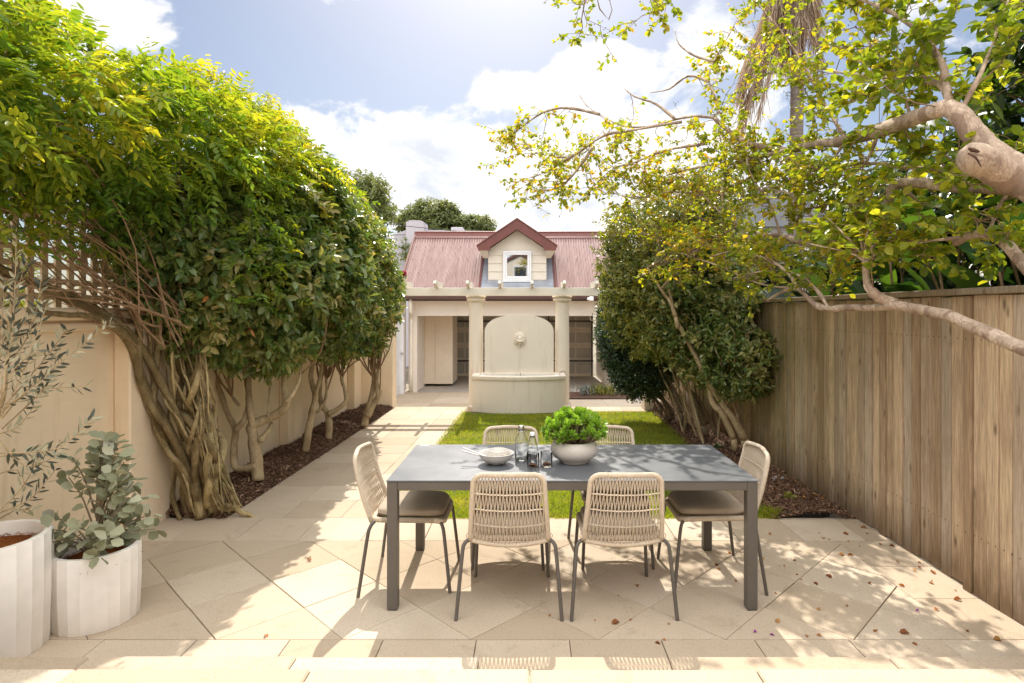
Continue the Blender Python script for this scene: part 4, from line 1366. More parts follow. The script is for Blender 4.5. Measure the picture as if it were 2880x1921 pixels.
t1 = (.022, 3.655, ZT); t2 = (.105, 3.692, ZT)
tumbler('clear tumbler standing nearest the viewer, in front of the short bottle', t1)
tumbler('clear tumbler between the short bottle and the leafy planter', t2)
for (tx, ty, tz), lab, n_ in ((t1, 'dried brown slice lying in the nearest tumbler', 3), (t2, 'dried brown slice lying in the tumbler beside the planter', 3)):
    for k in range(n_):
        o = thing('dried_slice', lab, 'dried fruit', (tx + rg.uniform(-.012, .012), ty + rg.uniform(-.012, .012), tz + .0095 + .0048 * k), rg.uniform(0, 6), group=lab.replace('slice', 'slices'))
        o.rotation_euler = (rg.uniform(-.12, .12), rg.uniform(-.12, .12), 1)
        m = MB(); m.lathe([(0, 0), (.017, 0), (.0195, .001), (.020, .0025), (.018, .004), (.012, .0035), (0, .0035)], n=22, flute=lambda a, r, z: 1 + .07 * math.sin(a * 5)); m.build('slice', M['brown_chip'], o, smooth=True)

# planter on the table
pp_ = thing('potted_plant', 'squat grey ceramic bowl filled with a bright green bushy plant on the table', 'plant', (.287, 3.815, ZT))
m = MB(); m.lathe([(0, 0), (.088, 0), (.094, .003), (.096, .012), (.103, .018), (.128, .034), (.146, .056), (.152, .082), (.148, .108), (.136, .128), (.126, .137), (.121, .138), (.118, .132), (.128, .118), (.0, .116)], n=64)
m.build('pot', M['ceramic'], pp_, smooth=True)
m = MB(); m.lathe([(0, .128), (.06, .126), (.122, .122)], n=24); m.build('soil', M['soil'], pp_)
stems = MB(); bag = LeafBag(); r3 = random.Random(12)
tips = []
for k in range(215):
    a = r3.uniform(0, 6.283); q = r3.random() ** .55
    el = math.acos(q * .985)
    R_ = r3.uniform(.74, 1.10)
    d = Vector((math.cos(a) * math.sin(math.pi / 2 - el), math.sin(a) * math.sin(math.pi / 2 - el), math.sin(el)))
    tip = Vector((d.x * .208 * R_, d.y * .185 * R_, .145 + d.z * .172 * R_ + .018 * mnoise.noise(Vector((d.x * 3, d.y * 3, 1)))))
    if q > .8: tip.z -= .035 * r3.random()
    base = Vector((d.x * .05, d.y * .05, .125))
    stems.tube([base, base.lerp(tip, .5) + Vector((d.x * .02, d.y * .02, -.01)), tip], [.0032, .0026, .002], 5, 2)
    tips.append((tip, (d + Vector((0, 0, .6))).normalized()))
for tip, d in tips:
    n = 11
    ax = d.orthogonal().normalized(); bx = d.cross(ax)
    Bs = []; Ds = []; Ns = []
    for j in range(n):
        a = j * 2.4 + r3.random() * .4; el = .25 + .75 * j / n
        dd_ = (ax * math.cos(a) + bx * math.sin(a)) * math.sin(el * 1.35) + d * math.cos(el * 1.35)
        Bs.append(tip - d * (.012 * j / n)); Ds.append(dd_); Ns.append(d - dd_ * .2)
    V, F = leaves(np.array(Bs), np.array(Ds), np.array(Ns), np.array([r3.uniform(.026, .042) for _ in range(n)]), np.array([r3.uniform(.014, .02) for _ in range(n)]), .14, -.1, (.5, .85, .85))
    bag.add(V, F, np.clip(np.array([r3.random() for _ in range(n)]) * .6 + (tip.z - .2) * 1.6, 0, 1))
stems.build('stems', M['bark_shrub'], pp_); bag.build('foliage', M['succulent'], pp_)


# ------------------------------------------------------------------ white fluted pots
def fl_pot(o, r, h, n):
    def fl(a, r_, z): return 1 - .024 * abs(math.cos(a * n / 2)) ** .8 if r_ > r * .93 else 1
    m = MB(); m.lathe([(0, 0), (r * .95, 0), (r * .965, .006), (r * 1.0, h * .5), (r, h - .008), (r * .985, h), (r * .87, h), (r * .86, h - .01), (r * .84, h * .6), (0, h * .6)], n=n * 12, flute=fl)
    m.build('pot', M['pot'], o, auto=35)
    m = MB(); m.lathe([(0, h - .045), (r * .5, h - .055), (r * .86, h - .075)], n=48)
    so_ = m.build('coir_mulch', M['coir'], o)
    fb = MB(); r4 = random.Random(int(r * 1000))
    for k in range(420):
        a = r4.uniform(0, 6.283); q = r * .84 * math.sqrt(r4.random()); b_ = r4.uniform(0, 6.283); l = r4.uniform(.02, .06)
        z = h - .05 - .02 * (q / r); x_, y_ = q * math.cos(a), q * math.sin(a)
        fb.tube([(x_, y_, z), (x_ + l * .5 * math.cos(b_), y_ + l * .5 * math.sin(b_), z + r4.uniform(.004, .016)), (x_ + l * math.cos(b_ + .5), y_ + l * math.sin(b_ + .5), z + r4.uniform(-.004, .008))], .0009, 3, 1, cap=False)
    fb.build('fibres', M['coir'], so_)


p2 = thing('potted_shrub', 'silvery round-leaved shrub in the lower white fluted pot', 'potted plant', (-2.43, 3.315, 0))
fl_pot(p2, .213, .405, 22)
bag = LeafBag(); st2 = MB(); r5 = random.Random(5)
shoots = []
for k in range(32):
    a = r5.uniform(0, 6.283); q = r5.random() ** 1.3
    top = Vector((math.cos(a) * (.30 - .20 * q), math.sin(a) * (.26 - .18 * q), .43 + .56 * q))
    if k < 3: top = Vector((r5.uniform(-.04, .05), 0, 1.0 - .06 * k)); q = 1
    base = Vector((0, 0, .35 + max(0, .45 * (q - .4))))
    mid = base.lerp(top, .5) + Vector((0, 0, .05))
    st2.tube([base, mid, top], [.006, .004, .0025], 6, 3); shoots.append((base, mid, top))
st2.tube([(0, 0, .33), (.01, .01, .6), (0, 0, .85)], [.012, .01, .006], 8, 4)
for base, mid, top in shoots:
    L_ = (top - base).length; n = max(3, int(L_ / .055))
    for j in range(n):
        t = .25 + .75 * (j + 1) / n
        p = base.lerp(mid, t * 2) if t < .5 else mid.lerp(top, t * 2 - 1)
        d = (top - base).normalized(); sd_ = d.cross(Vector((r5.gauss(0, 1), r5.gauss(0, 1), r5.gauss(0, 1)))).normalized()
        for sg in (-1, 1):
            D = (sd_ * sg * .9 + d * .5 + Vector((0, -.1, -.1 + .15 * t))).normalized()
            pt = p + D * .012
            V, F = leaves(np.array([pt]), np.array([D]), np.array([Vector((r5.gauss(0, .5), r5.gauss(-.45, .5), .8)).normalized()]), np.array([r5.uniform(.055, .085)]), np.array([r5.uniform(.042, .060)]), .10, .12, (.4, .78, .86))
            bag.add(V, F, np.array([r5.random()]))
st2.build('stems', M['bark_shrub'], p2); bag.build('foliage', M['silver'], p2)

p1 = wthing('potted_olive', 'young olive tree in the taller white fluted pot at the left edge', 'potted plant', (-2.76, 2.99, 0))
p1['world_parts'] = 0
fl_pot(p1, .275, .575, 24)
olv = MB(); bag = LeafBag(); r6 = random.Random(8)
def Lc(px, py, Y): return P(px, py, Y) - Vector((-2.76, 2.99, 0))
olv.tube([(0, 0, .5), Lc(-30, 1080, 2.97), Lc(-8, 960, 2.95), Lc(10, 900, 2.93), Lc(20, 780, 2.92), Lc(28, 660, 2.92)], [.016, .014, .012, .010, .008, .005], 8, 4)
tipsO = [((0, 960), (60, 840), (110, 690)), ((5, 900), (30, 740), (38, 520)), ((12, 930), (90, 840), (155, 755)), ((12, 940), (130, 840), (262, 738)), ((5, 960), (70, 900), (198, 888)), ((5, 985), (110, 880), (130, 800)),
         ((-10, 1180), (70, 1145), (130, 1075)), ((-10, 1180), (50, 1120), (95, 1040)), ((-20, 1050), (60, 1040), (100, 1035)), ((-20, 1040), (130, 1030), (212, 958)), ((-10, 1000), (60, 1070), (140, 1040)),
         ((8, 900), (20, 800), (70, 720)), ((-10, 880), (0, 780), (12, 640)), ((-20, 940), (30, 850), (90, 800)), ((10, 850), (70, 760), (95, 640)), ((-20, 1000), (40, 980), (80, 930)), ((0, 1190), (40, 1170), (76, 1172)), ((-20, 900), (-5, 830), (45, 760)), ((-10, 950), (60, 900), (110, 860)), ((-10, 1090), (40, 1080), (60, 1120)), ((-10, 860), (25, 720), (60, 600))]
for k, pth in enumerate(tipsO):
    Yv = 2.92 + r6.uniform(-.10, .12)
    q = catmull([Lc(px, py, Yv + .03 * i) for i, (px, py) in enumerate(pth)], 6)
    olv.tube(q, [.0042 - .003 * i / (len(q) - 1) for i in range(len(q))], 5)
    ln = sum((q[i + 1] - q[i]).length for i in range(len(q) - 1)); n = int(ln / .017)
    for j in range(n):
        t = (.25 + .75 * j / n) * (len(q) - 1); i = min(int(t), len(q) - 2); p = q[i].lerp(q[i + 1], t - i); d = (q[i + 1] - q[i]).normalized()
        if r6.random() < .12: continue
        sd_ = d.cross(Vector((r6.gauss(0, .4), 1, r6.gauss(0, .4)))).normalized() * (1 if j % 2 else -1)
        D = (d * .75 + sd_ * .75 + Vector((0, r6.gauss(0, .4), 0))).normalized()
        V, F = leaves(np.array([p]), np.array([D]), np.array([Vector((r6.gauss(0, 1), r6.gauss(-.6, 1), r6.gauss(0, 1))).normalized()]), np.array([r6.uniform(.042, .068)]), np.array([r6.uniform(.011, .017)]), .12, .05, (.35, .7, .8))
        bag.add(V, F, np.array([r6.random()]))
olv.build('trunk', M['bark_camellia'], p1); bag.build('foliage', M['olive'], p1)

# ------------------------------------------------------------------ camellias on the left
def Z4(cx_, cy_): return (cx_ * .3748, 571.4 + cy_ * .3748)
def Z1(cx_, cy_): return (cx_ * .2222 + 571.4, cy_ * .2222 + 881.6)


def trunkpath(mb, pts, Y, r0, r1, rgx, dy=0.0):
    n = len(pts)
    q = [P(px, py, Y + dy * i / (n - 1) + rgx.uniform(-.02, .02)) for i, (px, py) in enumerate(pts)]
    limb(mb, q, r0, r1, 9, 4, .10, rgx)
    return q


def roughen(o, amp, freq):
    for v in o.data.vertices:
        v.co += v.normal * amp * (mnoise.noise(v.co * freq) + .6 * mnoise.noise(v.co * freq * 2.7))
    o.data.update()


def inner_branches(mb, base, ells, n, rgx, r=.009):
    for k in range(n):
        c, rr = ells[rgx.randrange(len(ells))]
        d = Vector((rgx.gauss(0, 1), rgx.gauss(0, 1), rgx.gauss(.45, .6))).normalized()
        tip = Vector((c[0] + d.x * rr[0] * .92, c[1] + d.y * rr[1] * .92, c[2] + d.z * rr[2] * .92))
        b0 = min((Vector(b) for b in base), key=lambda q: (q - tip).length * rgx.uniform(.7, 1.3))
        if tip.z < b0.z + .15: continue
        mb.tube(wander(b0, tip, 5, .05, rgx), [r * rgx.uniform(.9, 1.6), r * 1.1, r * .9, r * .7, r * .5, r * .3], 5, 2, cap=False)


def tree(name, label, cat, base, trunk_mb, bark, group=None):
    t = wthing(name, label, cat, base, group)
    roughen(trunk_mb.build('trunk', bark, t, smooth=True), .007, 16)
    return t


def petals(parent, spots, r, mat):
    for (c, d) in spots:
        d = Vector(d).normalized(); ax = d.orthogonal().normalized(); bx = d.cross(ax); bag = LeafBag()
        for lay, (n, el) in enumerate(((7, 1.25), (6, .8), (5, .4))):
            D = [(ax * math.cos(j * 6.283 / n + lay) + bx * math.sin(j * 6.283 / n + lay)) * math.sin(el) + d * math.cos(el) for j in range(n)]
            V, F = leaves(np.array([c] * n), np.array(D), np.array([d - x * .3 for x in D]), np.full(n, r), np.full(n, r * .8), .2, -.25, (.5, .85, .8))
            bag.add(V, F, np.random.default_rng(lay).random(n))
        bag.build('flower', mat, parent)


camell = [
    ('camellia tree nearest the twisted vine, with a stout forked pale trunk', 5.8,
     [([(1580, 1420), (1572, 1290), (1550, 1150), (1545, 1080), (1640, 1040), (1735, 985), (1752, 930), (1742, 830), (1750, 690), (1765, 560)], .062, .022),
      ([(1545, 1100), (1535, 980), (1520, 850), (1535, 700), (1560, 560)], .036, .02),
      ([(1575, 1330), (1500, 1345), (1440, 1330), (1432, 1220), (1442, 1110), (1395, 1010), (1355, 890), (1318, 770), (1300, 640)], .042, .02),
      ([(1442, 1110), (1500, 1040), (1525, 920), (1505, 780), (1490, 640)], .034, .02),
      ([(1752, 940), (1800, 880), (1842, 770), (1832, 640)], .022, .014), ([(1590, 1180), (1640, 1120), (1668, 1068)], .03, .022),
      ([(1465, 960), (1420, 900), (1395, 820)], .016, .01), ([(1640, 1030), (1650, 900), (1660, 760)], .012, .008)], Z4,
     [((-2.62, 5.65, 2.2), (.70, .85, .95)), ((-2.7, 5.0, 2.25), (.55, .6, .75)), ((-2.5, 6.2, 2.35), (.68, .6, .95)), ((-2.66, 5.3, 1.76), (.48, .7, .42)), ((-2.74, 4.75, 1.98), (.32, .42, .36)), ((-2.80, 4.55, 2.25), (.3, .4, .35))], 6400),
    ('slender camellia tree second from the vine, its pale trunk leaning right', 7.0,
     [([(1872, 1240), (1888, 1130), (1912, 1000), (1932, 900), (1905, 800), (1915, 700), (1950, 560)], .046, .022), ([(1930, 900), (1960, 800), (1975, 690), (2010, 560)], .026, .014)], Z4,
     [((-2.5, 6.95, 2.35), (.66, .75, 1.05)), ((-2.45, 7.2, 1.86), (.55, .6, .42))], 4200),
    ('camellia tree with a low wide fork, third along the cream wall', 7.75,
     [([(820, 570), (830, 430), (815, 320), (770, 240), (735, 150), (735, 20), (760, -150)], .05, .024), ([(820, 310), (900, 270), (1000, 180), (990, 60), (960, -60), (980, -200)], .036, .018), ([(700, 300), (760, 220), (800, 100), (800, -50)], .022, .014)], Z1,
     [((-2.50, 7.75, 2.25), (.62, .75, .98)), ((-2.4, 7.9, 1.80), (.5, .55, .38))], 4200),
    ('camellia tree at the far end of the left bed, beside the pale end pier', 8.7,
     [([(1190, 440), (1215, 330), (1240, 220), (1275, 90), (1290, -60), (1300, -250)], .058, .022), ([(1220, 340), (1275, 230), (1330, 140), (1355, 60)], .05, .040), ([(1330, 140), (1320, 0), (1335, -140), (1350, -260)], .028, .016)], Z1,
     [((-2.55, 8.6, 2.1), (.58, .8, .95)), ((-2.62, 9.3, 2.0), (.5, .6, .78)), ((-2.45, 8.5, 1.68), (.45, .55, .36))], 5200)]
for ci, (lab, Y, limbs, zf, ells, n) in enumerate(camell):
    rgx = random.Random(40 + ci); mb = MB(); tips = []
    for pts, r0, r1 in limbs:
        q = trunkpath(mb, [zf(*p) for p in pts], Y, r0, r1, rgx, .15); tips.append(q[-1]); tips.append(q[-2])
    base = P(*zf(*limbs[0][0][0]), Y)
    t = tree('camellia_tree', lab, 'tree', (base.x, base.y, 0), mb, M['bark_camellia'], 'camellia trees along the left wall')
    br = MB(); inner_branches(br, tips, ells, 70, rgx); br.build('branches', M['twig'], t)
    bag = LeafBag()
    C, O = crown(ells, int(n * .85), .60, 1.05, .15, 3.2, -.34, ci)
    kp = under_hedge_line(C, 14); C, O = C[kp], O[kp]
    lf = .092 if ci == 0 else .080
    sprigs(bag, C, O, 7, lf, lf * .5, .13, .2, .3, .95, ci, .16)
    C, O = crown(ells, n // 4, .25, .66, .1, 3, -2, ci + 50)
    sprigs(bag, C, O, 6, .066, .034, .12, .2, .2, .95, ci + 50)
    bag.build('crown', M['camellia'], t)
    dl = LeafBag(); C, O = crown(ells, 26, .9, 1.03, .1, 3, -2, 400 + ci); sprigs(dl, C, O, 2, .075, .036, .06, -.4, .8, .8, 400 + ci); dl.build('dead_leaves', M['dryleaf'], t)
    if ci == 3: petals(t, [(P(787, 490, 8.0), (.6, -.7, .2)), (P(926, 628, 8.55), (.6, -.7, 0)), (P(790, 690, 8.1), (.5, -.8, 0))], .05, M['petal'])

# ------------------------------------------------------------------ wisteria on the lattice
vine = MB(); rv = random.Random(77)
heads = []
# two main stems rising to the left along the wall head
mainL = [[(470, 1185), (440, 1100), (395, 1000), (345, 915), (318, 850), (300, 790), (260, 745), (215, 715), (160, 690), (90, 655), (20, 625), (-60, 590)],
         [(500, 1180), (465, 1080), (420, 985), (380, 900), (345, 830), (310, 780), (270, 740), (205, 700), (140, 668), (70, 650), (0, 640), (-70, 645)],
         [(445, 1185), (420, 1100), (380, 1010), (335, 920), (322, 860), (312, 800), (280, 760), (220, 728), (140, 722), (60, 712)]]
for k, pth in enumerate(mainL):
    n = len(pth); q = []
    for i, (px, py) in enumerate(pth):
        Yv = 4.93 - .52 * min(1, i / 6.0) - max(0, i - 6) * .16
        X = -2.62 - .40 * min(1, i / 5.0)
        # keep the stem just clear of the wall
        p = P(px, py, Yv)
        if p.x < -3.07 and p.z > 1.7: p = P(px, py, Yv * 3.10 / -p.x) if p.x < -3.10 else p
        if p.x < -3.0 and p.z < 1.7: p = P(px, py, Yv * 3.0 / -p.x)
        q.append(p)
    r0 = (.042, .034, .028)[k]
    vine.tube(q, [r0 * (1 - .45 * i / (n - 1)) * rv.uniform(.9, 1.12) for i in range(n)], 9, 4)
    heads += q[5:]
for k in range(34):     # the twisted curtain of stems
    thick = k < 13
    u = rv.random() ** (.9 if thick else .7); bx = 425 + (85 if thick else 130) * u + rv.uniform(-12, 12); by = 1188 - 26 * u + rv.uniform(-18, 14)
    tx = 315 + 150 * min(1, max(0, u * .9 + rv.uniform(-.3, .3))); ty = 765 + rv.uniform(-55, 20)
    vine.cur = rv.random()
    ph = rv.uniform(0, 6.28); fq = rv.uniform(.9, 1.7) if thick else rv.uniform(.4, 1.3); am = rv.uniform(18, 44) if thick else rv.uniform(4, 22); q = []
    sgn = rv.choice([-1, 1]); n = 14
    for i in range(n + 1):
        t = i / n
        env = .25 + .75 * math.sin(math.pi * min(1, t * 1.05))
        px = bx + (tx - bx) * (t ** .85) + am * math.sin(ph + sgn * fq * 6.28 * t) * env + rv.uniform(-2, 2)
        py = by + (ty - by) * t + rv.uniform(-6, 6)
        Yv = 4.86 - .08 * t + (.22 if thick else .20) * math.cos(ph + sgn * fq * 6.28 * t) * env + .12 * u - (0 if thick else .05)
        p = P(px, py, Yv)
        if p.x < -2.98: p = P(px, py, Yv * 2.98 / -p.x)
        q.append(p)
    r0 = rv.choice([.018, .022, .026, .032]) if thick else rv.choice([.005, .007, .009, .012])
    vine.tube(q, [r0 * rv.uniform(.82, 1.22) * (1 - .28 * i / n) for i in range(n + 1)], 9 if thick else 6, 3)
    heads.append(q[-1])
for k in range(9):     # surface roots
    a = P(rv.uniform(440, 545), 1180, 4.95); a.z = .02
    b_ = a + Vector((rv.uniform(-.1, .35), rv.uniform(-.05, .35), 0)); b_.z = -.01
    vine.tube(wander(a + Vector((0, 0, .08)), b_, 4, .08, rv), [.022, .02, .018, .014, .01], 7, 3)
wt = wthing('wisteria_vine', 'old wisteria vine with a twisted bundle of stems spilling over the lattice', 'vine', (-2.65, 4.95, 0))
roughen(vine.build('trunk', M['bark_vine'], wt, smooth=True), .005, 24)
tw = MB()
for k in range(80):
    u = rv.random()
    if k < 58:
        a = P(rv.uniform(250, 440), rv.uniform(690, 800), rv.uniform(4.3, 4.85))
        Yt = rv.uniform(2.5, 4.6); b_ = Vector((-3.04 + rv.uniform(-.04, .25), Yt, rv.uniform(2.0, 3.1)))
    else:
        Ya = rv.uniform(2.4, 4.4); a = Vector((-3.12, Ya, rv.uniform(1.8, 2.2))); b_ = Vector((-3.04 + rv.uniform(0, .3), Ya + rv.uniform(-.9, .9), rv.uniform(2.1, 3.0)))
    if a.x < -3.05: a.x = -3.05
    q = wander(a, b_, 7, .035, rv)
    for p in q: p.x = max(p.x, -3.19)
    r0 = rv.choice([.003, .004, .005, .007, .010])
    tw.tube(q, [r0 * (1 - .5 * i / 7) for i in range(8)], 5, 2, cap=False)
for k in range(120):    # long shoots reaching over the camellias
    Ya = rv.uniform(3.0, 6.5); a = Vector((-2.95, Ya, rv.uniform(2.4, 2.9))); b_ = Vector((rv.uniform(-2.9, -2.2), Ya + rv.uniform(-.5, 1.3), rv.uniform(2.8, 3.75)))
    if not under_hedge_line(np.array([b_]), 10)[0]: continue
    tw.tube(wander(a, b_, 6, .06, rv), [.005, .0045, .004, .0035, .003, .0025, .002], 4, 2, cap=False)
tw.build('branches', M['twig'], wt)
wel = [((-2.85, 2.6, 2.86), (.50, .7, .50)), ((-2.80, 3.4, 2.96), (.55, .75, .50)), ((-2.75, 4.3, 2.96), (.60, .75, .54)), ((-2.68, 5.2, 3.10), (.62, .75, .50)), ((-2.60, 6.1, 3.20), (.62, .75, .48)), ((-2.60, 6.85, 3.16), (.48, .6, .38))]
bag = LeafBag()
C, O = crown(wel, 4000, .50, 1.10, .14, 3.0, -.6, 9)
C_ok = under_hedge_line(C, 24 - 22 * np.random.default_rng(1).random(len(C))); C, O = C[C_ok], O[C_ok]
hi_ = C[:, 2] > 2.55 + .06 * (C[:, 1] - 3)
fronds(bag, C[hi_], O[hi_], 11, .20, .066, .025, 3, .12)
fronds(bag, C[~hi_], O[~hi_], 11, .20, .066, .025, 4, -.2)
rr_ = np.random.default_rng(33)      # shoots standing out of the top
m_ = 400; yy2 = 2.2 + 4.9 * rr_.random(m_); top = np.interp(yy2, [2.2, 3.1, 4.1, 5, 6.2, 7.8], [3.2, 3.36, 3.50, 3.62, 3.70, 3.45])
C2 = np.stack([-2.74 + .2 * rr_.normal(size=m_), yy2, top + .05 * rr_.normal(size=m_)], 1)
C2 = C2[under_hedge_line(C2, 4)]
fronds(bag, C2, np.tile([[.25, 0, 1.0]], (len(C2), 1)), 11, .2, .064, .023, 5, .2, -.1)
m_ = 330; yy2 = 2.6 + 2.3 * rr_.random(m_)      # trailing leaves in front of the lattice
C3 = np.stack([-2.98 + .2 * rr_.random(m_), yy2, 1.95 + .55 * rr_.random(m_) ** .5 + .05 * (yy2 - 3)], 1)
fronds(bag, C3, np.tile([[1.0, -.4, 0]], (m_, 1)), 9, .18, .06, .024, 6, -.05)
m_ = 620; yy2 = 4.4 + 3.6 * rr_.random(m_)      # runners draped over the camellias
zz2 = 3.25 - 1.5 * rr_.random(m_) ** 1.6; xx2 = -1.98 - .25 * np.abs(zz2 - 2.4) ** 1.6 - .18 * np.abs(yy2 - 6.3) * .5 + .05 * rr_.normal(size=m_)
fronds(bag, np.stack([xx2, yy2, zz2], 1), np.tile([[.8, -.5, .1]], (m_, 1)), 9, .17, .056, .021, 8, .0)
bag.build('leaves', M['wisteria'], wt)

# ------------------------------------------------------------------ shrubs against the fence
def Z6(cx_, cy_): return (cx_ * .3748 + 1306, cy_ * .3748 + 408)


shr = [
    ('dense dark clipped shrub standing furthest back, beside the right column', 9.3, 'lilly',
     [([(625, 1455), (560, 1330), (510, 1230), (450, 1120)], .03, .02), ([(640, 1455), (600, 1380), (480, 1290), (440, 1180)], .028, .016), ([(560, 1400), (500, 1330), (420, 1270)], .02, .012)],
     [((1.62, 9.3, 1.45), (.50, .75, .98)), ((1.75, 9.0, .95), (.45, .5, .5))], 5200, .046, .021),
    ('tall loose shrub rising behind the dark clipped one', 8.6, 'sasanqua',
     [([(775, 1550), (700, 1400), (640, 1290), (590, 1180), (500, 1000), (440, 850)], .032, .014), ([(690, 1440), (640, 1330), (580, 1180), (560, 1000)], .022, .012)],
     [((1.72, 8.5, 2.35), (.68, .8, 1.12)), ((1.60, 8.2, 1.8), (.55, .6, .6))], 3900, .058, .025),
    ('leaning shrub with several dark stems in the middle of the right bed', 7.9, 'sasanqua',
     [([(830, 1515), (790, 1400), (740, 1310), (700, 1230), (660, 1080), (620, 900)], .044, .016), ([(905, 1570), (840, 1440), (790, 1350), (700, 1260), (640, 1150)], .03, .012), ([(920, 1575), (905, 1450), (880, 1300), (870, 1100)], .02, .010)],
     [((2.0, 7.8, 2.2), (.66, .8, 1.1)), ((1.75, 7.5, 1.6), (.45, .55, .5)), ((2.3, 7.9, 2.8), (.5, .8, .7))], 3700, .058, .025),
    ('spreading camellia shrub nearest the patio, with two pale yellowish stems', 6.8, 'camellia',
     [([(1075, 1600), (1010, 1480), (950, 1400), (880, 1290), (845, 1235), (780, 1100), (705, 960), (650, 850), (622, 720), (600, 600)], .046, .016), ([(1010, 1600), (940, 1450), (880, 1380), (855, 1260)], .038, .03), ([(655, 850), (620, 760), (560, 680), (480, 550)], .024, .01),
      ([(1030, 1440), (960, 1290), (950, 1150), (1000, 980)], .016, .008), ([(960, 1400), (1030, 1200), (1030, 1050)], .014, .007)],
     [((2.20, 7.1, 1.42), (.48, .5, .52)), ((2.42, 6.8, 1.12), (.42, .45, .34)), ((1.98, 7.35, 2.0), (.52, .5, .72)), ((2.3, 7.1, 1.9), (.4, .5, .45))], 2900, .066, .030)]
for ci, (lab, Y, mk, limbs, ells, n, L_, W_) in enumerate(shr):
    rgx = random.Random(60 + ci); mb = MB(); tips = []
    for pts, r0, r1 in limbs:
        q = trunkpath(mb, [Z6(*p) for p in pts], Y, r0, r1, rgx, .1 if ci == 3 else -.1); tips += [q[-1], q[-2]]
        b0 = q[0]; mb.tube([b0 + Vector((.02, 0, -.14)), b0], r0, 8)
    base = P(*Z6(*limbs[0][0][0]), Y)
    t = tree('garden_shrub', lab, 'shrub', (base.x, base.y, 0), mb, M['bark_camellia'] if ci == 3 else M['bark_shrub'], 'shrubs along the timber fence')
    br = MB(); inner_branches(br, tips, ells, 80, rgx, .007)
    if ci in (0, 1, 2):
        for k in range(5):      # more thin stems from the ground
            a = Vector((2.3 + rgx.uniform(-.15, .2), Y + rgx.uniform(-.5, .5), 0)); c_ = ells[0][0]
            br.tube(wander(a, Vector((c_[0] + rgx.uniform(-.3, .3), c_[1] + rgx.uniform(-.4, .4), c_[2])), 5, .04, rgx), [.017, .015, .013, .011, .009, .006], 6, 2, cap=False)
    if ci:
        for k in range(34):      # bare twigs standing out of the leaves
            e_ = ells[rgx.randrange(len(ells))]; d = Vector((rgx.gauss(-.5, .6), rgx.gauss(-.9, .5), rgx.gauss(.3, .5))).normalized()
            a = Vector(e_[0]) + Vector((d.x * e_[1][0], d.y * e_[1][1], d.z * e_[1][2])) * .62; b_ = Vector(e_[0]) + Vector((d.x * e_[1][0], d.y * e_[1][1], d.z * e_[1][2])) * rgx.uniform(1.0, 1.14) + Vector((0, 0, rgx.uniform(.1, .4)))
            br.tube(wander(a, b_, 5, .07, rgx), [.007, .006, .005, .004, .003, .002], 5, 2, cap=False)
    br.build('branches', M['bark_camellia'] if ci else M['bark_shrub'], t)
    bag = LeafBag()
    lo_q = .72 if ci == 0 else .55
    C, O = crown(ells, n, lo_q, 1.05, .10 if ci == 0 else .2, 3.4, -.8 if ci == 0 else -.22, 20 + ci)
    sprigs(bag, C, O, 8, L_, W_, .13, .35, .12, .85, 20 + ci, .15)
    C, O = crown(ells, n // 5, .2, lo_q, .1, 3, -2, 70 + ci)
    sprigs(bag, C, O, 6, L_, W_, .12, .3, .1, .9, 70 + ci)
    bag.build('crown', M[mk], t)

# ------------------------------------------------------------------ crepe myrtle overhanging from the right
def Z3(cx_, cy_): return (cx_ * .3748 + 1567.3, cy_ * .3748)
def ZT_(cx_, cy_): return (1142.8 + cx_ * .2915, cy_ * .2915)


cm = MB(); rc = random.Random(21); limbs_cm = []


def cl_(pts, sides=10, sub=6, grow=1.0, knob=.07):
    q = [P(a, b_, c) for a, b_, c, r in pts]
    cm.tube(q, [r * (1 + knob * rc.uniform(-1, 1)) for a, b_, c, r in pts], sides, sub)
    limbs_cm.append((catmull(q, 6), grow)); return q


# trunk outside the frame on the right, splitting low
tq = [Vector((2.52, 2.05, -.1)), Vector((2.51, 2.08, .3)), Vector((2.48, 2.14, .75)), Vector((2.44, 2.22, 1.15)), P(2560, 700, 2.35), P(2470, 500, 2.65), P(2351, 408, 2.9), P(2290, 362, 3.0), P(2238, 312, 3.1), P(2206, 266, 3.15), P(2172, 246, 3.2)]
cm.tube(tq, [.17, .135, .118, .11, .10, .092, .082, .070, .058, .054, .046], 14, 6)
limbs_cm.append((catmull(tq[5:], 6), .25))
cm.tube([Vector((2.46, 2.18, .95)), P(2520, 850, 2.33), P(2470, 842, 2.48)], [.075, .06, .0434], 12, 5)
cm.tube([P(2530, 800, 2.36), P(2470, 740, 2.6), P(2420, 700, 2.8)], [.06, .045, .035], 10, 5)
cm.tube([P(2480, 510, 2.63), P(2510, 300, 2.7), P(2500, 100, 2.9)], [.05, .038, .03], 10, 5)
cm.tube([P(2420, 455, 2.75), P(2420, 450, 2.85), P(2351, 437, 3.2)], [.05, .044, .038], 10, 5)
st_q = [P(2330, 412, 2.92), P(2285, 385, 2.9), P(2250, 368, 2.87), P(2226, 360, 2.86), P(2212, 358, 2.86), P(2207, 357, 2.86)]
cm.tube(st_q, [.084, .078, .076, .070, .050, .012], 16, 4)
cl_([(2172, 246, 3.2, .046), (2092, 274, 3.5, .045), (2017, 300, 3.9, .046), (1942, 322, 4.4, .042), (1867, 333, 4.9, .036), (1792, 345, 5.4, .028), (1720, 330, 5.7, .025), (1682, 309, 5.9, .022), (1642, 272, 6.1, .018)], 9, 4, .6)
cl_([(1867, 334, 4.9, .022), (1792, 348, 5.3, .02), (1700, 372, 5.8, .016), (1624, 380, 6.2, .012), (1540, 400, 6.6, .008), (1470, 430, 6.9, .004)])
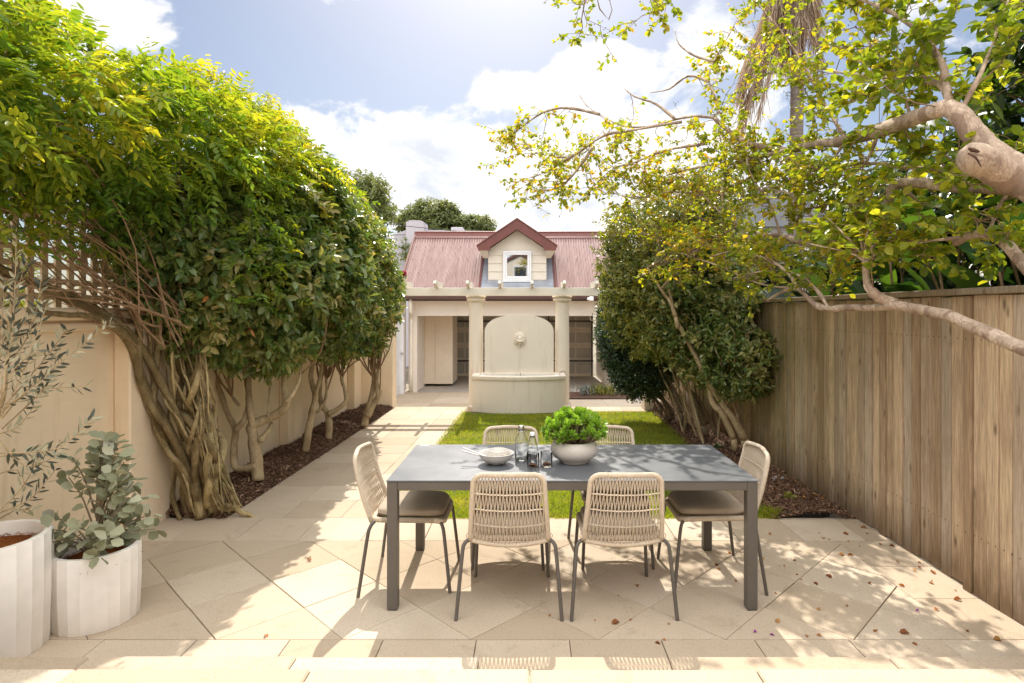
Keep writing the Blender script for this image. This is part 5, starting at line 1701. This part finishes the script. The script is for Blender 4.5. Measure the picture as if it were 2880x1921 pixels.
cl_([(2180, 240, 3.2, .022), (2167, 202, 3.3, .02), (2130, 184, 3.5, .018), (2085, 180, 3.8, .015), (2017, 176, 4.3, .012), (1942, 169, 4.9, .01), (1850, 150, 5.5, .007), (1750, 145, 6, .004)])
cl_([(2400, 430, 2.8, .03), (2279, 412, 3.1, .026), (2204, 390, 3.5, .021), (2092, 386, 4, .016), (1980, 375, 4.6, .012), (1850, 395, 5.2, .008), (1720, 400, 5.8, .005)])
cl_([(2500, 470, 2.8, .042), (2351, 437, 3.2, .038), (2200, 430, 3.6, .036), (2066, 420, 4.0, .034), (2043, 457, 4.05, .033), (2017, 502, 4.15, .031), (1961, 532, 4.4, .029), (1904, 555, 4.7, .027), (1852, 560, 5.0, .025), (1792, 540, 5.3, .022), (1755, 540, 5.5, .02), (1698, 517, 5.8, .017), (1661, 495, 6.0, .014), (1616, 450, 6.3, .01), (1560, 400, 6.6, .006)], 9, 4, .45)
cl_([(1661, 495, 6.0, .012), (1659, 440, 6.05, .011), (1664, 380, 6.1, .008), (1650, 300, 6.2, .005)])
cl_([(1792, 540, 5.3, .014), (1768, 470, 5.4, .012), (1735, 420, 5.5, .01), (1715, 370, 5.6, .008), (1720, 300, 5.7, .005)])
cl_([(2470, 842, 2.48, 0.0434), (2351, 800, 2.75, 0.0364), (2250, 757, 3.05, 0.0329), (2170, 722, 3.3, 0.0322), (2100, 709, 3.55, 0.0294), (2050, 702, 3.7, 0.0301), (2000, 707, 3.9, 0.0259), (1950, 706, 4.1, 0.0280), (1905, 709, 4.3, 0.0238), (1872, 700, 4.45, 0.0210), (1845, 674, 4.6, 0.0175), (1828, 662, 4.7, 0.0154), (1800, 668, 4.85, 0.0126), (1760, 690, 5.0, 0.0098)], 10, 4, .35, .12)
cl_([(1829, 662, 4.7, .018), (1815, 633, 4.8, .016), (1780, 605, 4.9, .013), (1744, 588, 5.1, .010), (1690, 575, 5.4, .007), (1630, 590, 5.7, .004)])
cl_([(2058, 695, 3.72, .028), (2021, 684, 3.76, .030), (1998, 664, 3.78, .029), (1990, 648, 3.8, .026), (1986, 600, 3.8, .021)], 9, 4, .2)
for a, b_, c, d in ((1960, 560, 1900, 500), (1975, 545, 1960, 470), (1990, 540, 2020, 470), (2010, 560, 2080, 510), (1950, 580, 1860, 560), (2020, 580, 2120, 560)):
    cl_([(1986, 602, 3.8, .011), (a, b_, 3.85, .008), (c, d, 3.95, .004)], 6, 3, 1.2)
cl_([(2420, 700, 2.8, .035), (2349, 607, 3.1, .032), (2310, 561, 3.2, .03), (2271, 537, 3.3, .029), (2219, 543, 3.5, .026), (2193, 558, 3.6, .022)], 9, 4, .3)
cl_([(2271, 537, 3.3, .012), (2290, 480, 3.35, .010), (2320, 430, 3.4, .007), (2330, 370, 3.5, .004)]); cl_([(2219, 543, 3.5, .009), (2120, 556, 3.7, .007), (2030, 575, 4.0, .005), (1930, 600, 4.3, .003)])
for pts in ([(1850, 1060), (1700, 930), (1750, 850), (1665, 640), (1700, 480), (1790, 330), (1900, 120)], [(1720, 930), (1560, 915), (1400, 940), (1200, 995), (980, 990), (800, 900), (700, 830), (640, 740)],
            [(800, 900), (550, 850), (350, 890), (150, 1030), (105, 1050)], [(1450, 960), (1000, 1035), (830, 1070), (600, 1220), (450, 1235), (290, 1200), (215, 1110)], [(750, 1160), (600, 1370), (470, 1480), (350, 1500)],
            [(1650, 1130), (1300, 1190), (1050, 1290), (900, 1330), (750, 1480)], [(1660, 640), (1500, 600), (1350, 700), (1200, 730)], [(1700, 480), (1550, 440), (1430, 350), (1390, 230)], [(1400, 940), (1250, 820), (1080, 760), (1000, 700)], [(600, 1220), (420, 1330), (280, 1395)]):
    n = len(pts); cl_([(*ZT_(*p), 6.1 + .25 * i, .016 * (1 - .82 * i / (n - 1)) + .001) for i, p in enumerate(pts)], 6, 4, 1.15)
cl_([(2180, 240, 3.2, .022), (2150, 120, 3.4, .017), (2050, 30, 3.8, .012), (1900, -30, 4.3, .008)]); cl_([(2204, 262, 3.15, .014), (2260, 150, 3.1, .010), (2300, 40, 3.2, .007), (2330, -40, 3.3, .004)])
cl_([(1942, 322, 4.4, .016), (1900, 250, 4.7, .013), (1850, 160, 5, .010), (1800, 80, 5.4, .007), (1740, 10, 5.7, .004)]); cl_([(2092, 274, 3.5, .012), (2060, 180, 3.7, .009), (1990, 90, 4.0, .006), (1960, 20, 4.2, .004)])
cl_([(2500, 100, 2.9, .03), (2300, -60, 3.0, .02), (2000, -110, 3.8, .014), (1700, -120, 4.6, .010), (1350, -70, 5.2, .006)], 7, 4, .5)
cl_([(1350, -70, 5.2, .005), (1343, 0, 5.2, .004), (1332, 60, 5.25, .002)], 5, 3, 1.6); cl_([(1530, -90, 4.9, .005), (1525, -10, 4.9, .004), (1508, 50, 4.9, .002)], 5, 3, 1.2); cl_([(1420, -80, 5.0, .004), (1372, 0, 5.0, .003), (1400, 48, 5.05, .0015)], 5, 3, .3)
for pts in ([(1616, 450, 6.3), (1540, 440, 6.6), (1460, 455, 6.9), (1400, 440, 7.2)], [(1755, 540, 5.5), (1660, 545, 5.9), (1570, 530, 6.3), (1480, 540, 6.7)], [(1698, 517, 5.8), (1620, 560, 6.1), (1560, 610, 6.4), (1520, 660, 6.6)], [(1792, 345, 5.4), (1700, 420, 5.9), (1600, 440, 6.4), (1500, 400, 6.9)],
            [(1904, 555, 4.7), (1860, 490, 4.8), (1800, 440, 5.0), (1740, 470, 5.3)], [(2017, 502, 4.1), (1960, 470, 4.3), (1890, 470, 4.6), (1820, 500, 4.9)], [(2017, 300, 3.9), (1990, 370, 4.1), (1930, 420, 4.4), (1850, 440, 4.8)], [(1942, 322, 4.4), (1880, 400, 4.7), (1800, 400, 5.1), (1700, 460, 5.6)],
            [(2066, 420, 4.0), (2120, 470, 3.9), (2200, 480, 3.8), (2290, 500, 3.7)], [(1905, 709, 4.3), (1850, 640, 4.6), (1770, 620, 5.0), (1680, 640, 5.4)], [(1828, 662, 4.7), (1740, 650, 5.2), (1650, 610, 5.7), (1560, 580, 6.2)]):
    cl_([(a, b_, c, .011 - .0025 * i) for i, (a, b_, c) in enumerate(pts)], 6, 4, 1.3)
cmt = wthing('crepe_myrtle_tree', 'smooth pink barked tree leaning in from the right with sparse autumn leaves', 'tree', (2.52, 2.05, 0))
roughen(cm.build('trunk', M['bark_crepe'], cmt, smooth=True), .008, 13)
m = MB(); m.ell(P(2236, 345, 2.80), (.030, .012, .009), 12, 8, Matrix.Rotation(.35, 3, 'Y')); m.tube([P(2222, 352, 2.80), P(2240, 362, 2.785), P(2252, 382, 2.79)], [.004, .005, .003], 6, 4); m.build('knot_hollow', M['mulch_base'], cmt, smooth=True)
tg = MB(); bag = LeafBag(); LB = []; LD = []; LN = []; LL = []; LW = []; berry = MB()
for path_, grow in limbs_cm:
    ln = sum((path_[i + 1] - path_[i]).length for i in range(len(path_) - 1))
    nt_ = max(1, int(ln * 10.5 * grow))
    for k in range(nt_):
        t = rc.uniform(.12, 1) * (len(path_) - 1); i = min(int(t), len(path_) - 2)
        p = path_[i].lerp(path_[i + 1], t - i); d0 = (path_[i + 1] - path_[i]).normalized()
        d = (d0 * .5 + Vector((rc.gauss(-.1, .6), rc.gauss(.1, .7), rc.gauss(.16, .55)))).normalized()
        L_ = rc.uniform(.22, .62); e = p + d * L_ + Vector((0, 0, -.05))
        q = wander(p, e, 5, .06, rc)
        if grow > .3 and e.z < 1.95: continue
        if e.z > 3.75 + .12 * (e.y - 5.5) and e.x < 2.05 and e.y > 5.4: continue
        tg.tube(q, [.0042, .0036, .003, .0026, .0021, .0016], 4, 1, cap=False)
        subs = [(q, .3)]
        for s_ in range(rc.choice([2, 3, 3, 4])):
            j = rc.randrange(1, 5); a = q[j]
            dd2 = (d * .6 + Vector((rc.gauss(0, .7), rc.gauss(0, .7), rc.gauss(.1, .55)))).normalized(); b_ = a + dd2 * rc.uniform(.10, .28)
            sq = wander(a, b_, 3, .06, rc); tg.tube(sq, [.0022, .0018, .0015, .001], 3, 1, cap=False); subs.append((sq, .1))
        for sq, st0 in subs:
            if rc.random() < .12:     # bare twig ending in dark seed heads
                for z_ in range(rc.choice([3, 5, 7])):
                    berry.ell(sq[-1] + Vector((rc.gauss(0, .022), rc.gauss(0, .022), rc.gauss(.01, .02))), (.0045, .0045, .005), 6, 4)
                continue
            nl = rc.choice([6, 8, 9, 11])
            for z_ in range(nl):
                t2 = (st0 + (1 - st0) * rc.random()) * (len(sq) - 1); i2 = min(int(t2), len(sq) - 2); pb = sq[i2].lerp(sq[i2 + 1], t2 - i2)
                dl = (sq[-1] - sq[0]).normalized() * .45 + Vector((rc.gauss(0, .7), rc.gauss(0, .7), rc.gauss(-.12, .5)))
                LB.append(pb); LD.append(dl.normalized()); LN.append(Vector((rc.gauss(0, .5), rc.gauss(0, .5), 1)).normalized())
                l = rc.uniform(.034, .060) * (1.4 if pb.y < 4.3 else 1.08); LL.append(l); LW.append(l * rc.uniform(.56, .74))
V, F = leaves(np.array(LB), np.array(LD), np.array(LN), np.array(LL), np.array(LW), .14, .18, (.42, .76, .86))
r_ = np.random.default_rng(2).random(len(LB)); yv = np.array(LB)[:, 1]
bag.add(V, F, np.clip(r_ * .85 + (yv - 4.5) * .07, 0, 1))
tg.build('twigs', M['twig'], cmt); bag.build('leaves', M['crepe'], cmt); berry.build('seed_heads', M['rail'], cmt)
print('crepe leaves', len(LB))

# ------------------------------------------------------------------ plants beyond the fence
def paddle_clump(label, c, n, h, seed, spread=1.0):
    rp = random.Random(seed); t = wthing('paddle_leaf_plant', label, 'plant', c, 'big leaved plants behind the fence')
    st = MB(); bag = LeafBag(); c = Vector(c)
    for k in range(int(n * 1.5)):
        a = rp.uniform(0, 6.283); q = rp.random()
        b0 = c + Vector((rp.gauss(0, .3), rp.gauss(0, .4), .2))
        hh = h * rp.uniform(.55, 1.0); out_ = Vector((math.cos(a), math.sin(a), 0)) * rp.uniform(.2, .8) * spread
        tip = b0 + Vector((out_.x, out_.y, hh))
        D = (out_.normalized() * rp.uniform(.35, .9) + Vector((0, 0, rp.uniform(-.1, 1.0)))).normalized()
        L_ = rp.uniform(.55, .95); W_ = L_ * rp.uniform(.24, .34); s = D.cross(Vector((rp.gauss(0, .4), rp.gauss(0, .4), 1))).normalized(); nn = s.cross(D)
        if tip.x < 3.25 or (tip + D * L_).x < 3.0: continue
        st.tube([b0, b0.lerp(tip, .5) - out_ * .15, tip], [.018, .014, .009], 6, 3, cap=False)
        # blade: strip of cross sections, folded along the midrib, tip arching over
        rows = 7; vs = []
        for i in range(rows + 1):
            u = i / rows; wdt = W_ * math.sin(math.pi * min(.98, u * .93 + .05)) ** .7 * .5
            m0 = tip + D * L_ * u - Vector((0, 0, 1)) * (L_ * .30 * u * u)
            vs += [m0 + s * wdt + nn * wdt * .35, m0, m0 - s * wdt + nn * wdt * .35]
        F = []
        for i in range(rows):
            for z_ in range(2): F.append((i * 3 + z_, i * 3 + z_ + 1, (i + 1) * 3 + z_ + 1, (i + 1) * 3 + z_))
        bag.add(np.array(vs), np.array(F), np.array([rp.random()]))
    st.build('stalks', M['twig'], t); bag.build('leaves', M['paddle'], t)
    return t


paddle_clump('tall clump of glossy paddle leaves above the fence at the right edge', (3.7, 3.9, -.3), 40, 2.5, 1)
paddle_clump('clump of dark paddle leaves above the fence behind the upright stub branch', (3.75, 5.0, -.3), 46, 2.6, 2)
paddle_clump('clump of paddle leaves over the middle of the fence, behind the arching branch', (3.8, 6.3, -.3), 40, 2.6, 3)
paddle_clump('tallest clump of paddle leaves, catching the sun behind the thick limb', (4.3, 4.6, -.3), 34, 3.6, 4)
paddle_clump('farthest clump of paddle leaves, over the shrub end of the fence', (3.9, 7.6, -.3), 26, 2.5, 5)

mt = wthing('broadleaf_tree', 'dark broad leaved tree at the upper right corner behind the fence', 'tree', (4.4, 4.7, 0))
m = MB(); limb(m, [(4.4, 4.7, -.5), (4.35, 4.65, 1.5), (4.2, 4.4, 3.0), (3.9, 4.2, 3.9)], .09, .03); m.build('trunk', M['bark_shrub'], mt, smooth=True)
bag = LeafBag(); el_ = [((3.85, 4.3, 3.75), (.5, .6, .55)), ((4.3, 4.9, 3.2), (.7, .8, .8)), ((4.5, 5.6, 2.7), (.7, .9, .7))]
C, O = crown(el_, 520, .4, 1.05, .15, 2, -.6, 88); sprigs(bag, C, O, 6, .15, .066, .12, .3, .3, .9, 88); bag.build('crown', M['magnolia'], mt)
br = MB(); inner_branches(br, [(4.2, 4.4, 3.0), (4.35, 4.65, 2)], el_, 24, random.Random(4), .012); br.build('branches', M['twig'], mt)
# dense background bushes filling behind the fence
for k, (c, rr, n, lab) in enumerate((((4.7, 7.0, 1.8), (1.0, 1.6, 1.75), 3600, 'dark bushy shrub filling the garden behind the middle of the fence'), ((4.6, 4.4, 1.7), (.8, 1.6, 1.5), 3200, 'dark bushy shrub behind the paddle leaves near the right edge'), ((3.6, 9.3, 1.5), (.7, 1.4, 1.5), 2000, 'dark bushy shrub behind the far end of the fence'))):
    t = wthing('background_shrub', lab, 'shrub', (c[0], c[1], -.56)); m = MB(); limb(m, [(c[0], c[1], -.56), (c[0] + .05, c[1], .3), (c[0], c[1] + .05, c[2])], .06, .02); m.build('trunk', M['bark_shrub'], t)
    bag = LeafBag(); C, O = crown([(c, rr)], n, .5, 1.05, .16, 2.2, -.7, 200 + k); sprigs(bag, C, O, 6, .11, .045, .16, .3, .25, .9, 200 + k); bag.build('crown', M['magnolia'], t)

# palm with a skirt of dead fronds
pm = wthing('palm_tree', 'tall palm with a brown skirt of dead fronds behind the garden', 'tree', (6.28, 14, -.56))
m = MB(); q = [Vector((6.22 + .012 * k, 14, -.56 + .75 * k)) for k in range(16)]
m.tube(q, [.17 - .002 * k for k in range(16)], 14, 4); m.build('trunk', M['bark_palm'], pm, smooth=True)
bag = LeafBag(); rp = random.Random(6)
for k in range(46):
    a = rp.uniform(0, 6.283) if k < 26 else rp.uniform(2.7, 3.6)
    top = Vector((6.4, 14, rp.uniform(8.9, 10.6))); ou = Vector((math.cos(a), math.sin(a), 0))
    L_ = rp.uniform(2.0, 3.3) * (1.05 if k >= 26 else .45)
    nb = 95; B = []; D = []; Nn = []; LL = []
    for j in range(nb):
        t = .15 + .85 * rp.random(); p = top + ou * (.16 + (1.15 if k >= 26 else .22) * t ** .9) + Vector((0, 0, -L_ * t)); B.append(p)
        D.append(Vector((ou.x * .22 + rp.gauss(0, .16), ou.y * .2 + rp.gauss(0, .16), -1)).normalized()); Nn.append(Vector((rp.gauss(0, 1), rp.gauss(0, 1), .1)).normalized()); LL.append(rp.uniform(.35, .8))
    V, F = leaves(np.array(B), np.array(D), np.array(Nn), np.array(LL), np.full(nb, .022), .1, .05, (.2, .7, .7)); bag.add(V, F, np.array([rp.random() for _ in range(nb)]))
bag.build('dead_fronds', M['thatch'], pm)
bag = LeafBag()
for k in range(26):
    a = k * 2.4; ou = Vector((math.cos(a), math.sin(a), 0)); top = Vector((6.4, 14, 11.3)); el = rp.uniform(-.1, 1.1)
    L_ = rp.uniform(1.6, 2.2); nb = 70; B = []; D = []; Nn = []
    d0 = (ou * math.cos(el) + Vector((0, 0, math.sin(el))))
    for j in range(nb):
        t = .2 + .8 * (j // 2) / (nb / 2); p = top + d0 * L_ * t - Vector((0, 0, .9 * t * t)); s = d0.cross(Vector((0, 0, 1))).normalized() * (1 if j % 2 else -1)
        B.append(p); D.append((s * .8 + d0 * .6 - Vector((0, 0, .4))).normalized()); Nn.append(Vector((0, 0, 1)))
    V, F = leaves(np.array(B), np.array(D), np.array(Nn), np.full(nb, .6), np.full(nb, .04), .2, .15); bag.add(V, F, np.array([rp.random() for _ in range(nb)]))
bag.build('crown', M['paddle'], pm)

# ------------------------------------------------------------------ beyond the garage
def far_tree(label, c, ells, n, L_, W_, seed, h0=-.56):
    t = wthing('distant_tree', label, 'tree', (c[0], c[1], h0)); rf = random.Random(seed); m = MB()
    zc = min(e[0][2] for e in ells); limb(m, [(c[0], c[1], h0), (c[0] + .1, c[1], zc * .4), (c[0], c[1] + .1, zc)], .28, .14, 10, 3, .1, rf)
    for e in ells:
        limb(m, wander((c[0], c[1] + .1, zc * .8), e[0], 4, .06, rf), .10, .03, 6, 2, .1, rf)
        for k in range(6):
            d = Vector((rf.gauss(0, 1), rf.gauss(0, 1), rf.gauss(.3, 1))).normalized(); tip = Vector(e[0]) + Vector((d.x * e[1][0], d.y * e[1][1], d.z * e[1][2])) * .85
            limb(m, wander(e[0], tip, 3, .08, rf), .04, .012, 5, 2, .1, rf)
    m.build('trunk', M['bark_shrub'], t, smooth=True)
    bag = LeafBag(); C, O = crown(ells, n, .55, 1.08, .2, 1.6, -.30, seed); sprigs(bag, C, O, 7, L_, W_, .35, .3, .25, .9, seed, .1); bag.build('crown', M['gum'], t)


def E(px, py, Y, rx, ry, rz_): p = P(px, py, Y); return ((p.x, p.y, p.z), (rx, ry, rz_))


far_tree('grey green tree beyond the garage, tallest and furthest left, behind the camellias', (-8.6, 26, 0), [E(815, 450, 26, 1.3, 1.3, .8), E(860, 480, 26, .75, 1.1, .5), E(770, 470, 26, 1.2, 1.2, .9), E(800, 520, 26, 1.4, 1.3, .8)], 2600, .19, .075, 301)
far_tree('domed green tree above the left end of the red roof', (-5.2, 32, 0), [E(985, 500, 32, 1.25, 1.3, .75), E(1020, 495, 32, .8, 1, .5), E(950, 515, 32, .75, 1, .45), E(1000, 535, 32, 1.6, 1.3, .7)], 2200, .20, .08, 302)
far_tree('small rounded green tree beside the left slope of the dormer', (-2.9, 32, 0), [E(1075, 518, 32, .62, .8, .36), E(1108, 520, 32, .5, .7, .36), E(1090, 545, 32, .9, .8, .5)], 1100, .19, .075, 303)

nb_ = wthing('neighbour_building', 'white rendered building with a chimney beyond the garage roof', 'building', (-5.3, 25, -.56))
m = MB()
x0, x1 = P(880, 0, 24).x, P(1145, 0, 24).x
m.box(x0, x1 + .4, 24, 30, -.56, P(0, 538, 24).z)
m.prism([(P(905, 0, 24).x, 23.97, P(0, 538, 24).z), (P(936, 0, 24).x, 23.97, P(0, 527, 24).z), (P(1130, 0, 24).x, 23.97, P(0, 531, 24).z), (P(1145, 0, 24).x, 23.97, P(0, 538, 24).z)], (0, .3, 0))
wl = m.build('wall', M['lilac'], nb_)
m = MB(); m.bbox(P(935, 0, 23.9).x, P(977, 0, 23.9).x, 23.6, 24.5, -.5, P(0, 512, 23.9).z, .03); m.prism([(P(935, 0, 23.9).x, 23.61, P(0, 512, 23.9).z), (P(945, 0, 23.9).x, 23.61, P(0, 508, 23.9).z), (P(968, 0, 23.9).x, 23.61, P(0, 508.5, 23.9).z), (P(977, 0, 23.9).x, 23.61, P(0, 512, 23.9).z)], (0, .85, 0)); m.build('chimney', M['lilac'], nb_)
m = MB(); m.bbox(P(1036, 0, 24.4).x, P(1064, 0, 24.4).x, 24.3, 24.9, 4.9, P(0, 522, 24.4).z, .03); m.build('chimney', M['lilac'], nb_)
bag = LeafBag(); C = np.array([P(930 + rr_.normal() * 7, 545 + 26 * rr_.random() ** .7 * 2, 23.55) for _ in range(60)]); sprigs(bag, C, np.tile([[0, -1.0, 0]], (60, 1)), 5, .10, .05, .1, 0, .4, .9, 3); bag.build('climbing_leaves', M['camellia'], nb_)
ow = wthing('overhead_wire', 'thin black overhead wire slanting down to the garage ridge', 'wire', P(850, 507, 20))
m = MB(); m.tube([P(820, 502, 21), P(900, 515, 20.3), P(1010, 527, 19.5), P(1115, 537, 18.6)], .012, 6, 5); m.build('cable', M['wire'], ow)
nh = wthing('neighbour_house', 'pale lilac neighbouring house glimpsed through the branches on the right', 'building', (6.5, 16, -.56))
m = MB(); m.box(4.6, 9.5, 17.5, 24, -.56, 4.2); m.build('wall', M['lilac'], nh)
m = MB(); m.prism([(4.3, 17.2, 4.2), (9.8, 17.2, 4.2), (7.0, 17.2, 5.4)], (0, 7, 0)); m.build('roof', M['slate'], nh)
m = MB()
for xw in (5.2, 6.9): m.bbox(xw, xw + .9, 17.45, 17.5, 1.6, 3.0, .01)
m.build('window', M['dark_pane'], nh)
bs = wthing('background_shrub', 'leafy green shrub glimpsed through the lattice on the left', 'shrub', (-4.8, 3.6, -.56)); m = MB(); limb(m, [(-4.8, 3.6, -.56), (-4.8, 3.6, 1.4)], .06, .03); m.build('trunk', M['bark_shrub'], bs)
bag = LeafBag(); C, O = crown([((-4.8, 3.9, 1.9), (.6, 1.8, .7))], 900, .4, 1.05, .2, 2.4, -.2, 410); sprigs(bag, C, O, 6, .10, .042, .15, .3, .2, .9, 410); bag.build('crown', M['sasanqua'], bs)

# ------------------------------------------------------------------ small plants, edging, fallen leaves
def tuft(name, label, cat, c, n, L_, W_, mat, seed, up=.9, spread=.5, group=None):
    rt = np.random.default_rng(seed); t = thing(name, label, cat, c, 0, group)
    D = np.stack([rt.normal(size=n) * spread, rt.normal(size=n) * spread, up * (.3 + rt.random(n))], 1)
    B = np.stack([rt.normal(size=n) * L_ * .5, rt.normal(size=n) * L_ * .5, rt.random(n) * L_ * .5], 1)
    V, F = leaves(B, D, np.stack([rt.normal(size=n), rt.normal(size=n), np.ones(n)], 1), L_ * (.6 + .6 * rt.random(n)), np.full(n, W_), .15, .15)
    bag = LeafBag(); bag.add(V, F, rt.random(n)); bag.build('leaves', mat, t); return t


tuft('bedding_plant', 'small leafy green seedling in the mulch beside the right end of the table', 'plant', (2.33, 5.28, .05), 70, .045, .024, M['sasanqua'], 1, .7, .9)
t = tuft('bedding_plant', 'small white flowered plant in the mulch behind the green seedling', 'plant', (2.36, 5.68, .06), 40, .03, .014, M['sasanqua'], 2, .6, .9)
petals(t, [(Vector((rr_.normal() * .07, rr_.normal() * .06, .03 + .02 * rr_.random())), (0, -.4, 1)) for _ in range(7)], .016, M['white_petal'])
tuft('bedding_plant', 'low dark green plant at the foot of the leaning shrub stems', 'plant', (2.28, 7.15, .06), 80, .05, .022, M['lilly'], 3, .6, .9)
tuft('bedding_plant', 'low green plant by the lawn edge at the far end of the right bed', 'plant', (2.24, 8.5, .06), 60, .05, .02, M['lilly'], 4, .6, .9)
tuft('grass_tuft', 'ragged grass tuft at the patio corner of the lawn', 'grass tuft', (2.03, 4.98, -.01), 160, .075, .004, M['grass'], 5, .9, .45)
for k, (px, lab) in enumerate(((1346, 'grey lavender plant in the lower court bed, nearest the right column'), (1371, 'middle green lavender plant in the lower court bed'), (1398, 'lavender plant in the lower court bed beside the dark shrub'))):
    c = P(px, 909, 15.3); tuft('lavender_plant', lab, 'plant', (c.x, c.y, -.46), 110, .24, .016, M['lavender'] if k == 0 else M['sasanqua'], 30 + k, 1.0, .35, 'lavender plants in the lower bed')
ed = wthing('garden_edging', 'short black plastic edging strip at the front of the right mulch bed', 'edging', (2.25, 4.95, 0))
m = MB(); q = catmull([Vector((2.06, 5.02, .03)), Vector((2.10, 4.955, .035)), Vector((2.25, 4.945, .035)), Vector((2.45, 4.95, .035)), Vector((2.53, 4.98, .03))], 6)
vs = []
for p in q: vs += [(p.x, p.y, -.01), (p.x, p.y, p.z), (p.x, p.y + .012, p.z + .004), (p.x, p.y + .02, p.z - .002), (p.x, p.y + .02, -.01)]
m._add(vs, [(i * 5 + k, (i + 1) * 5 + k, (i + 1) * 5 + k + 1, i * 5 + k + 1) for i in range(len(q) - 1) for k in range(4)]); m.build('strip', M['black'], ed)

rf = random.Random(91)
protos = []
for k in range(5):
    n = 1; L_ = (.042, .036, .05, .03, .046)[k]
    V, F = leaves(np.array([[-L_ / 2, 0, .004]]), np.array([[1, 0, .04]]), np.array([[.1, rf.uniform(-.5, .5), 1]]), np.array([L_]), np.array([L_ * .55]), .5, .25, (.4, .75, .85))
    protos.append((V, F))
spots = []
for (px, py) in ((1535, 1433), (1880, 1460), (1645, 1298), (1262, 1414), (1449, 1424), (1463, 1346), (1420, 1368), (1413, 1432), (1366, 1425), (2070, 1345), (1932, 1275), (1952, 1275), (1996, 1340), (1852, 1462), (2010, 1450), (1785, 1428), (1830, 1320), (1903, 1325),
                 (1700, 1268), (1675, 1270), (1650, 1307), (2100, 1480), (2076, 1455), (1790, 1300), (1945, 1392), (1880, 1400), (2150, 1400), (2220, 1450), (2060, 1290), (2020, 1250), (2100, 1310), (1690, 1335), (710, 1288), (712, 1280), (610, 1462), (2290, 1470), (1525, 1470), (1510, 1478), (1880, 1225), (1990, 1225)):
    Yq = FPX * HC / (py - CYP); spots.append(((px - CXP) / FPX * Yq, Yq, .0))
for k in range(16): spots.append((rf.uniform(1.2, 2.6), rf.uniform(3.15, 4.85), 0))
for k in range(10): spots.append((2.64 + rf.uniform(-.03, .03), rf.uniform(3.3, 5.0), .0))
for k in range(18): spots.append((rf.uniform(2.1, 2.62), rf.uniform(5.0, 6.2), .075))
for k, (x_, y_, z_) in enumerate(spots):
    V, F = protos[k % 5][:2]
    if k < 5:
        o = npmesh('fallen_leaf', V, F, np.full(len(V), rf.random()), M['dryleaf'])
        protos[k] = (V, F, o.data)
    else:
        o = bpy.data.objects.new('fallen_leaf', protos[k % 5][2]); COL.objects.link(o)
    o.location = (x_, y_, z_ + .001); o.rotation_euler = (0, 0, rf.uniform(0, 6.28)); s_ = rf.uniform(.45, 1.1); o.scale = (s_, s_, s_)
    if z_ == 0: tag(o, 'dry brown leaf fallen on the sandstone patio', 'leaf', 'fallen leaves on the patio')
    else: tag(o, 'dry brown leaf lying on the dark mulch by the fence', 'leaf', 'fallen leaves on the mulch')
pe = None
for (px, py) in ((2107, 1404), (1772, 1459), (1734, 1452)):
    Yq = FPX * HC / (py - CYP)
    if pe is None:
        V, F = leaves(np.array([[-.011, 0, .003]]), np.array([[1, 0, .1]]), np.array([[0, .3, 1]]), np.array([.024]), np.array([.015]), .4, .2); o = npmesh('fallen_petal', V, F, np.full(len(V), .5), M['violet_petal']); pe = o.data
    else: o = bpy.data.objects.new('fallen_petal', pe); COL.objects.link(o)
    o.location = ((px - CXP) / FPX * Yq, Yq, .001); o.rotation_euler = (0, 0, rf.uniform(0, 6)); tag(o, 'tiny violet petal fallen on the pale patio stone', 'petal', 'violet petals on the patio')

# ------------------------------------------------------------------ the house behind the viewer (seen in the dormer pane, bounces the sun)
hs = wthing('main_house', 'cream rear wall of the main house with a gabled dormer', 'building', (0, -2.6, 0))
m = MB(); m.box(-3.3, 2.9, -2.9, -2.45, -.5, 3.1); m.prism([(-.55 - .95, -2.6, 3.1), (-.55 + .95, -2.6, 3.1), (-.55 + .95, -2.6, 4.55), (-.55, -2.6, 5.05), (-.55 - .95, -2.6, 4.55)], (0, .1, 0)); m.build('wall', M['weatherboard'], hs)
m = MB()
for sg in (-1, 1): m.prism([(-.55, -2.35, 5.32), (-.55 + sg * 1.3, -2.35, 4.62), (-.55 + sg * 1.3, -2.35, 4.52), (-.55, -2.35, 5.12)], (0, -2.5, 0))
m.build('gable_roof', M['maroon'], hs)
m = MB(); m.prism([(-3.5, -2.35, 3.05), (-3.5, -5.0, 4.4), (-3.5, -5.0, 4.3), (-3.5, -2.35, 2.95)], (6.6, 0, 0)); m.build('roof', M['slate'], hs)
m = MB(); m.bbox(-.98, -.12, -2.5, -2.44, 3.50, 4.45, .01); wf = m.build('window_frame', M['white'], hs)
m = MB(); m.box(-.90, -.20, -2.44, -2.43, 3.58, 4.37); m.build('window_pane', M['dark_pane'], wf)
m = MB(); m.bbox(-1.4, 1.2, -2.45, -2.40, .46, 2.6, .01); df = m.build('door_frame', M['white'], hs)
m = MB(); m.box(-1.32, -.11, -2.4, -2.39, .5, 2.52); m.box(-.05, 1.12, -2.4, -2.39, .5, 2.52); m.build('door_pane', M['dark_pane'], df)

for o in bpy.data.objects:
    if 'world_parts' in o: del o['world_parts']
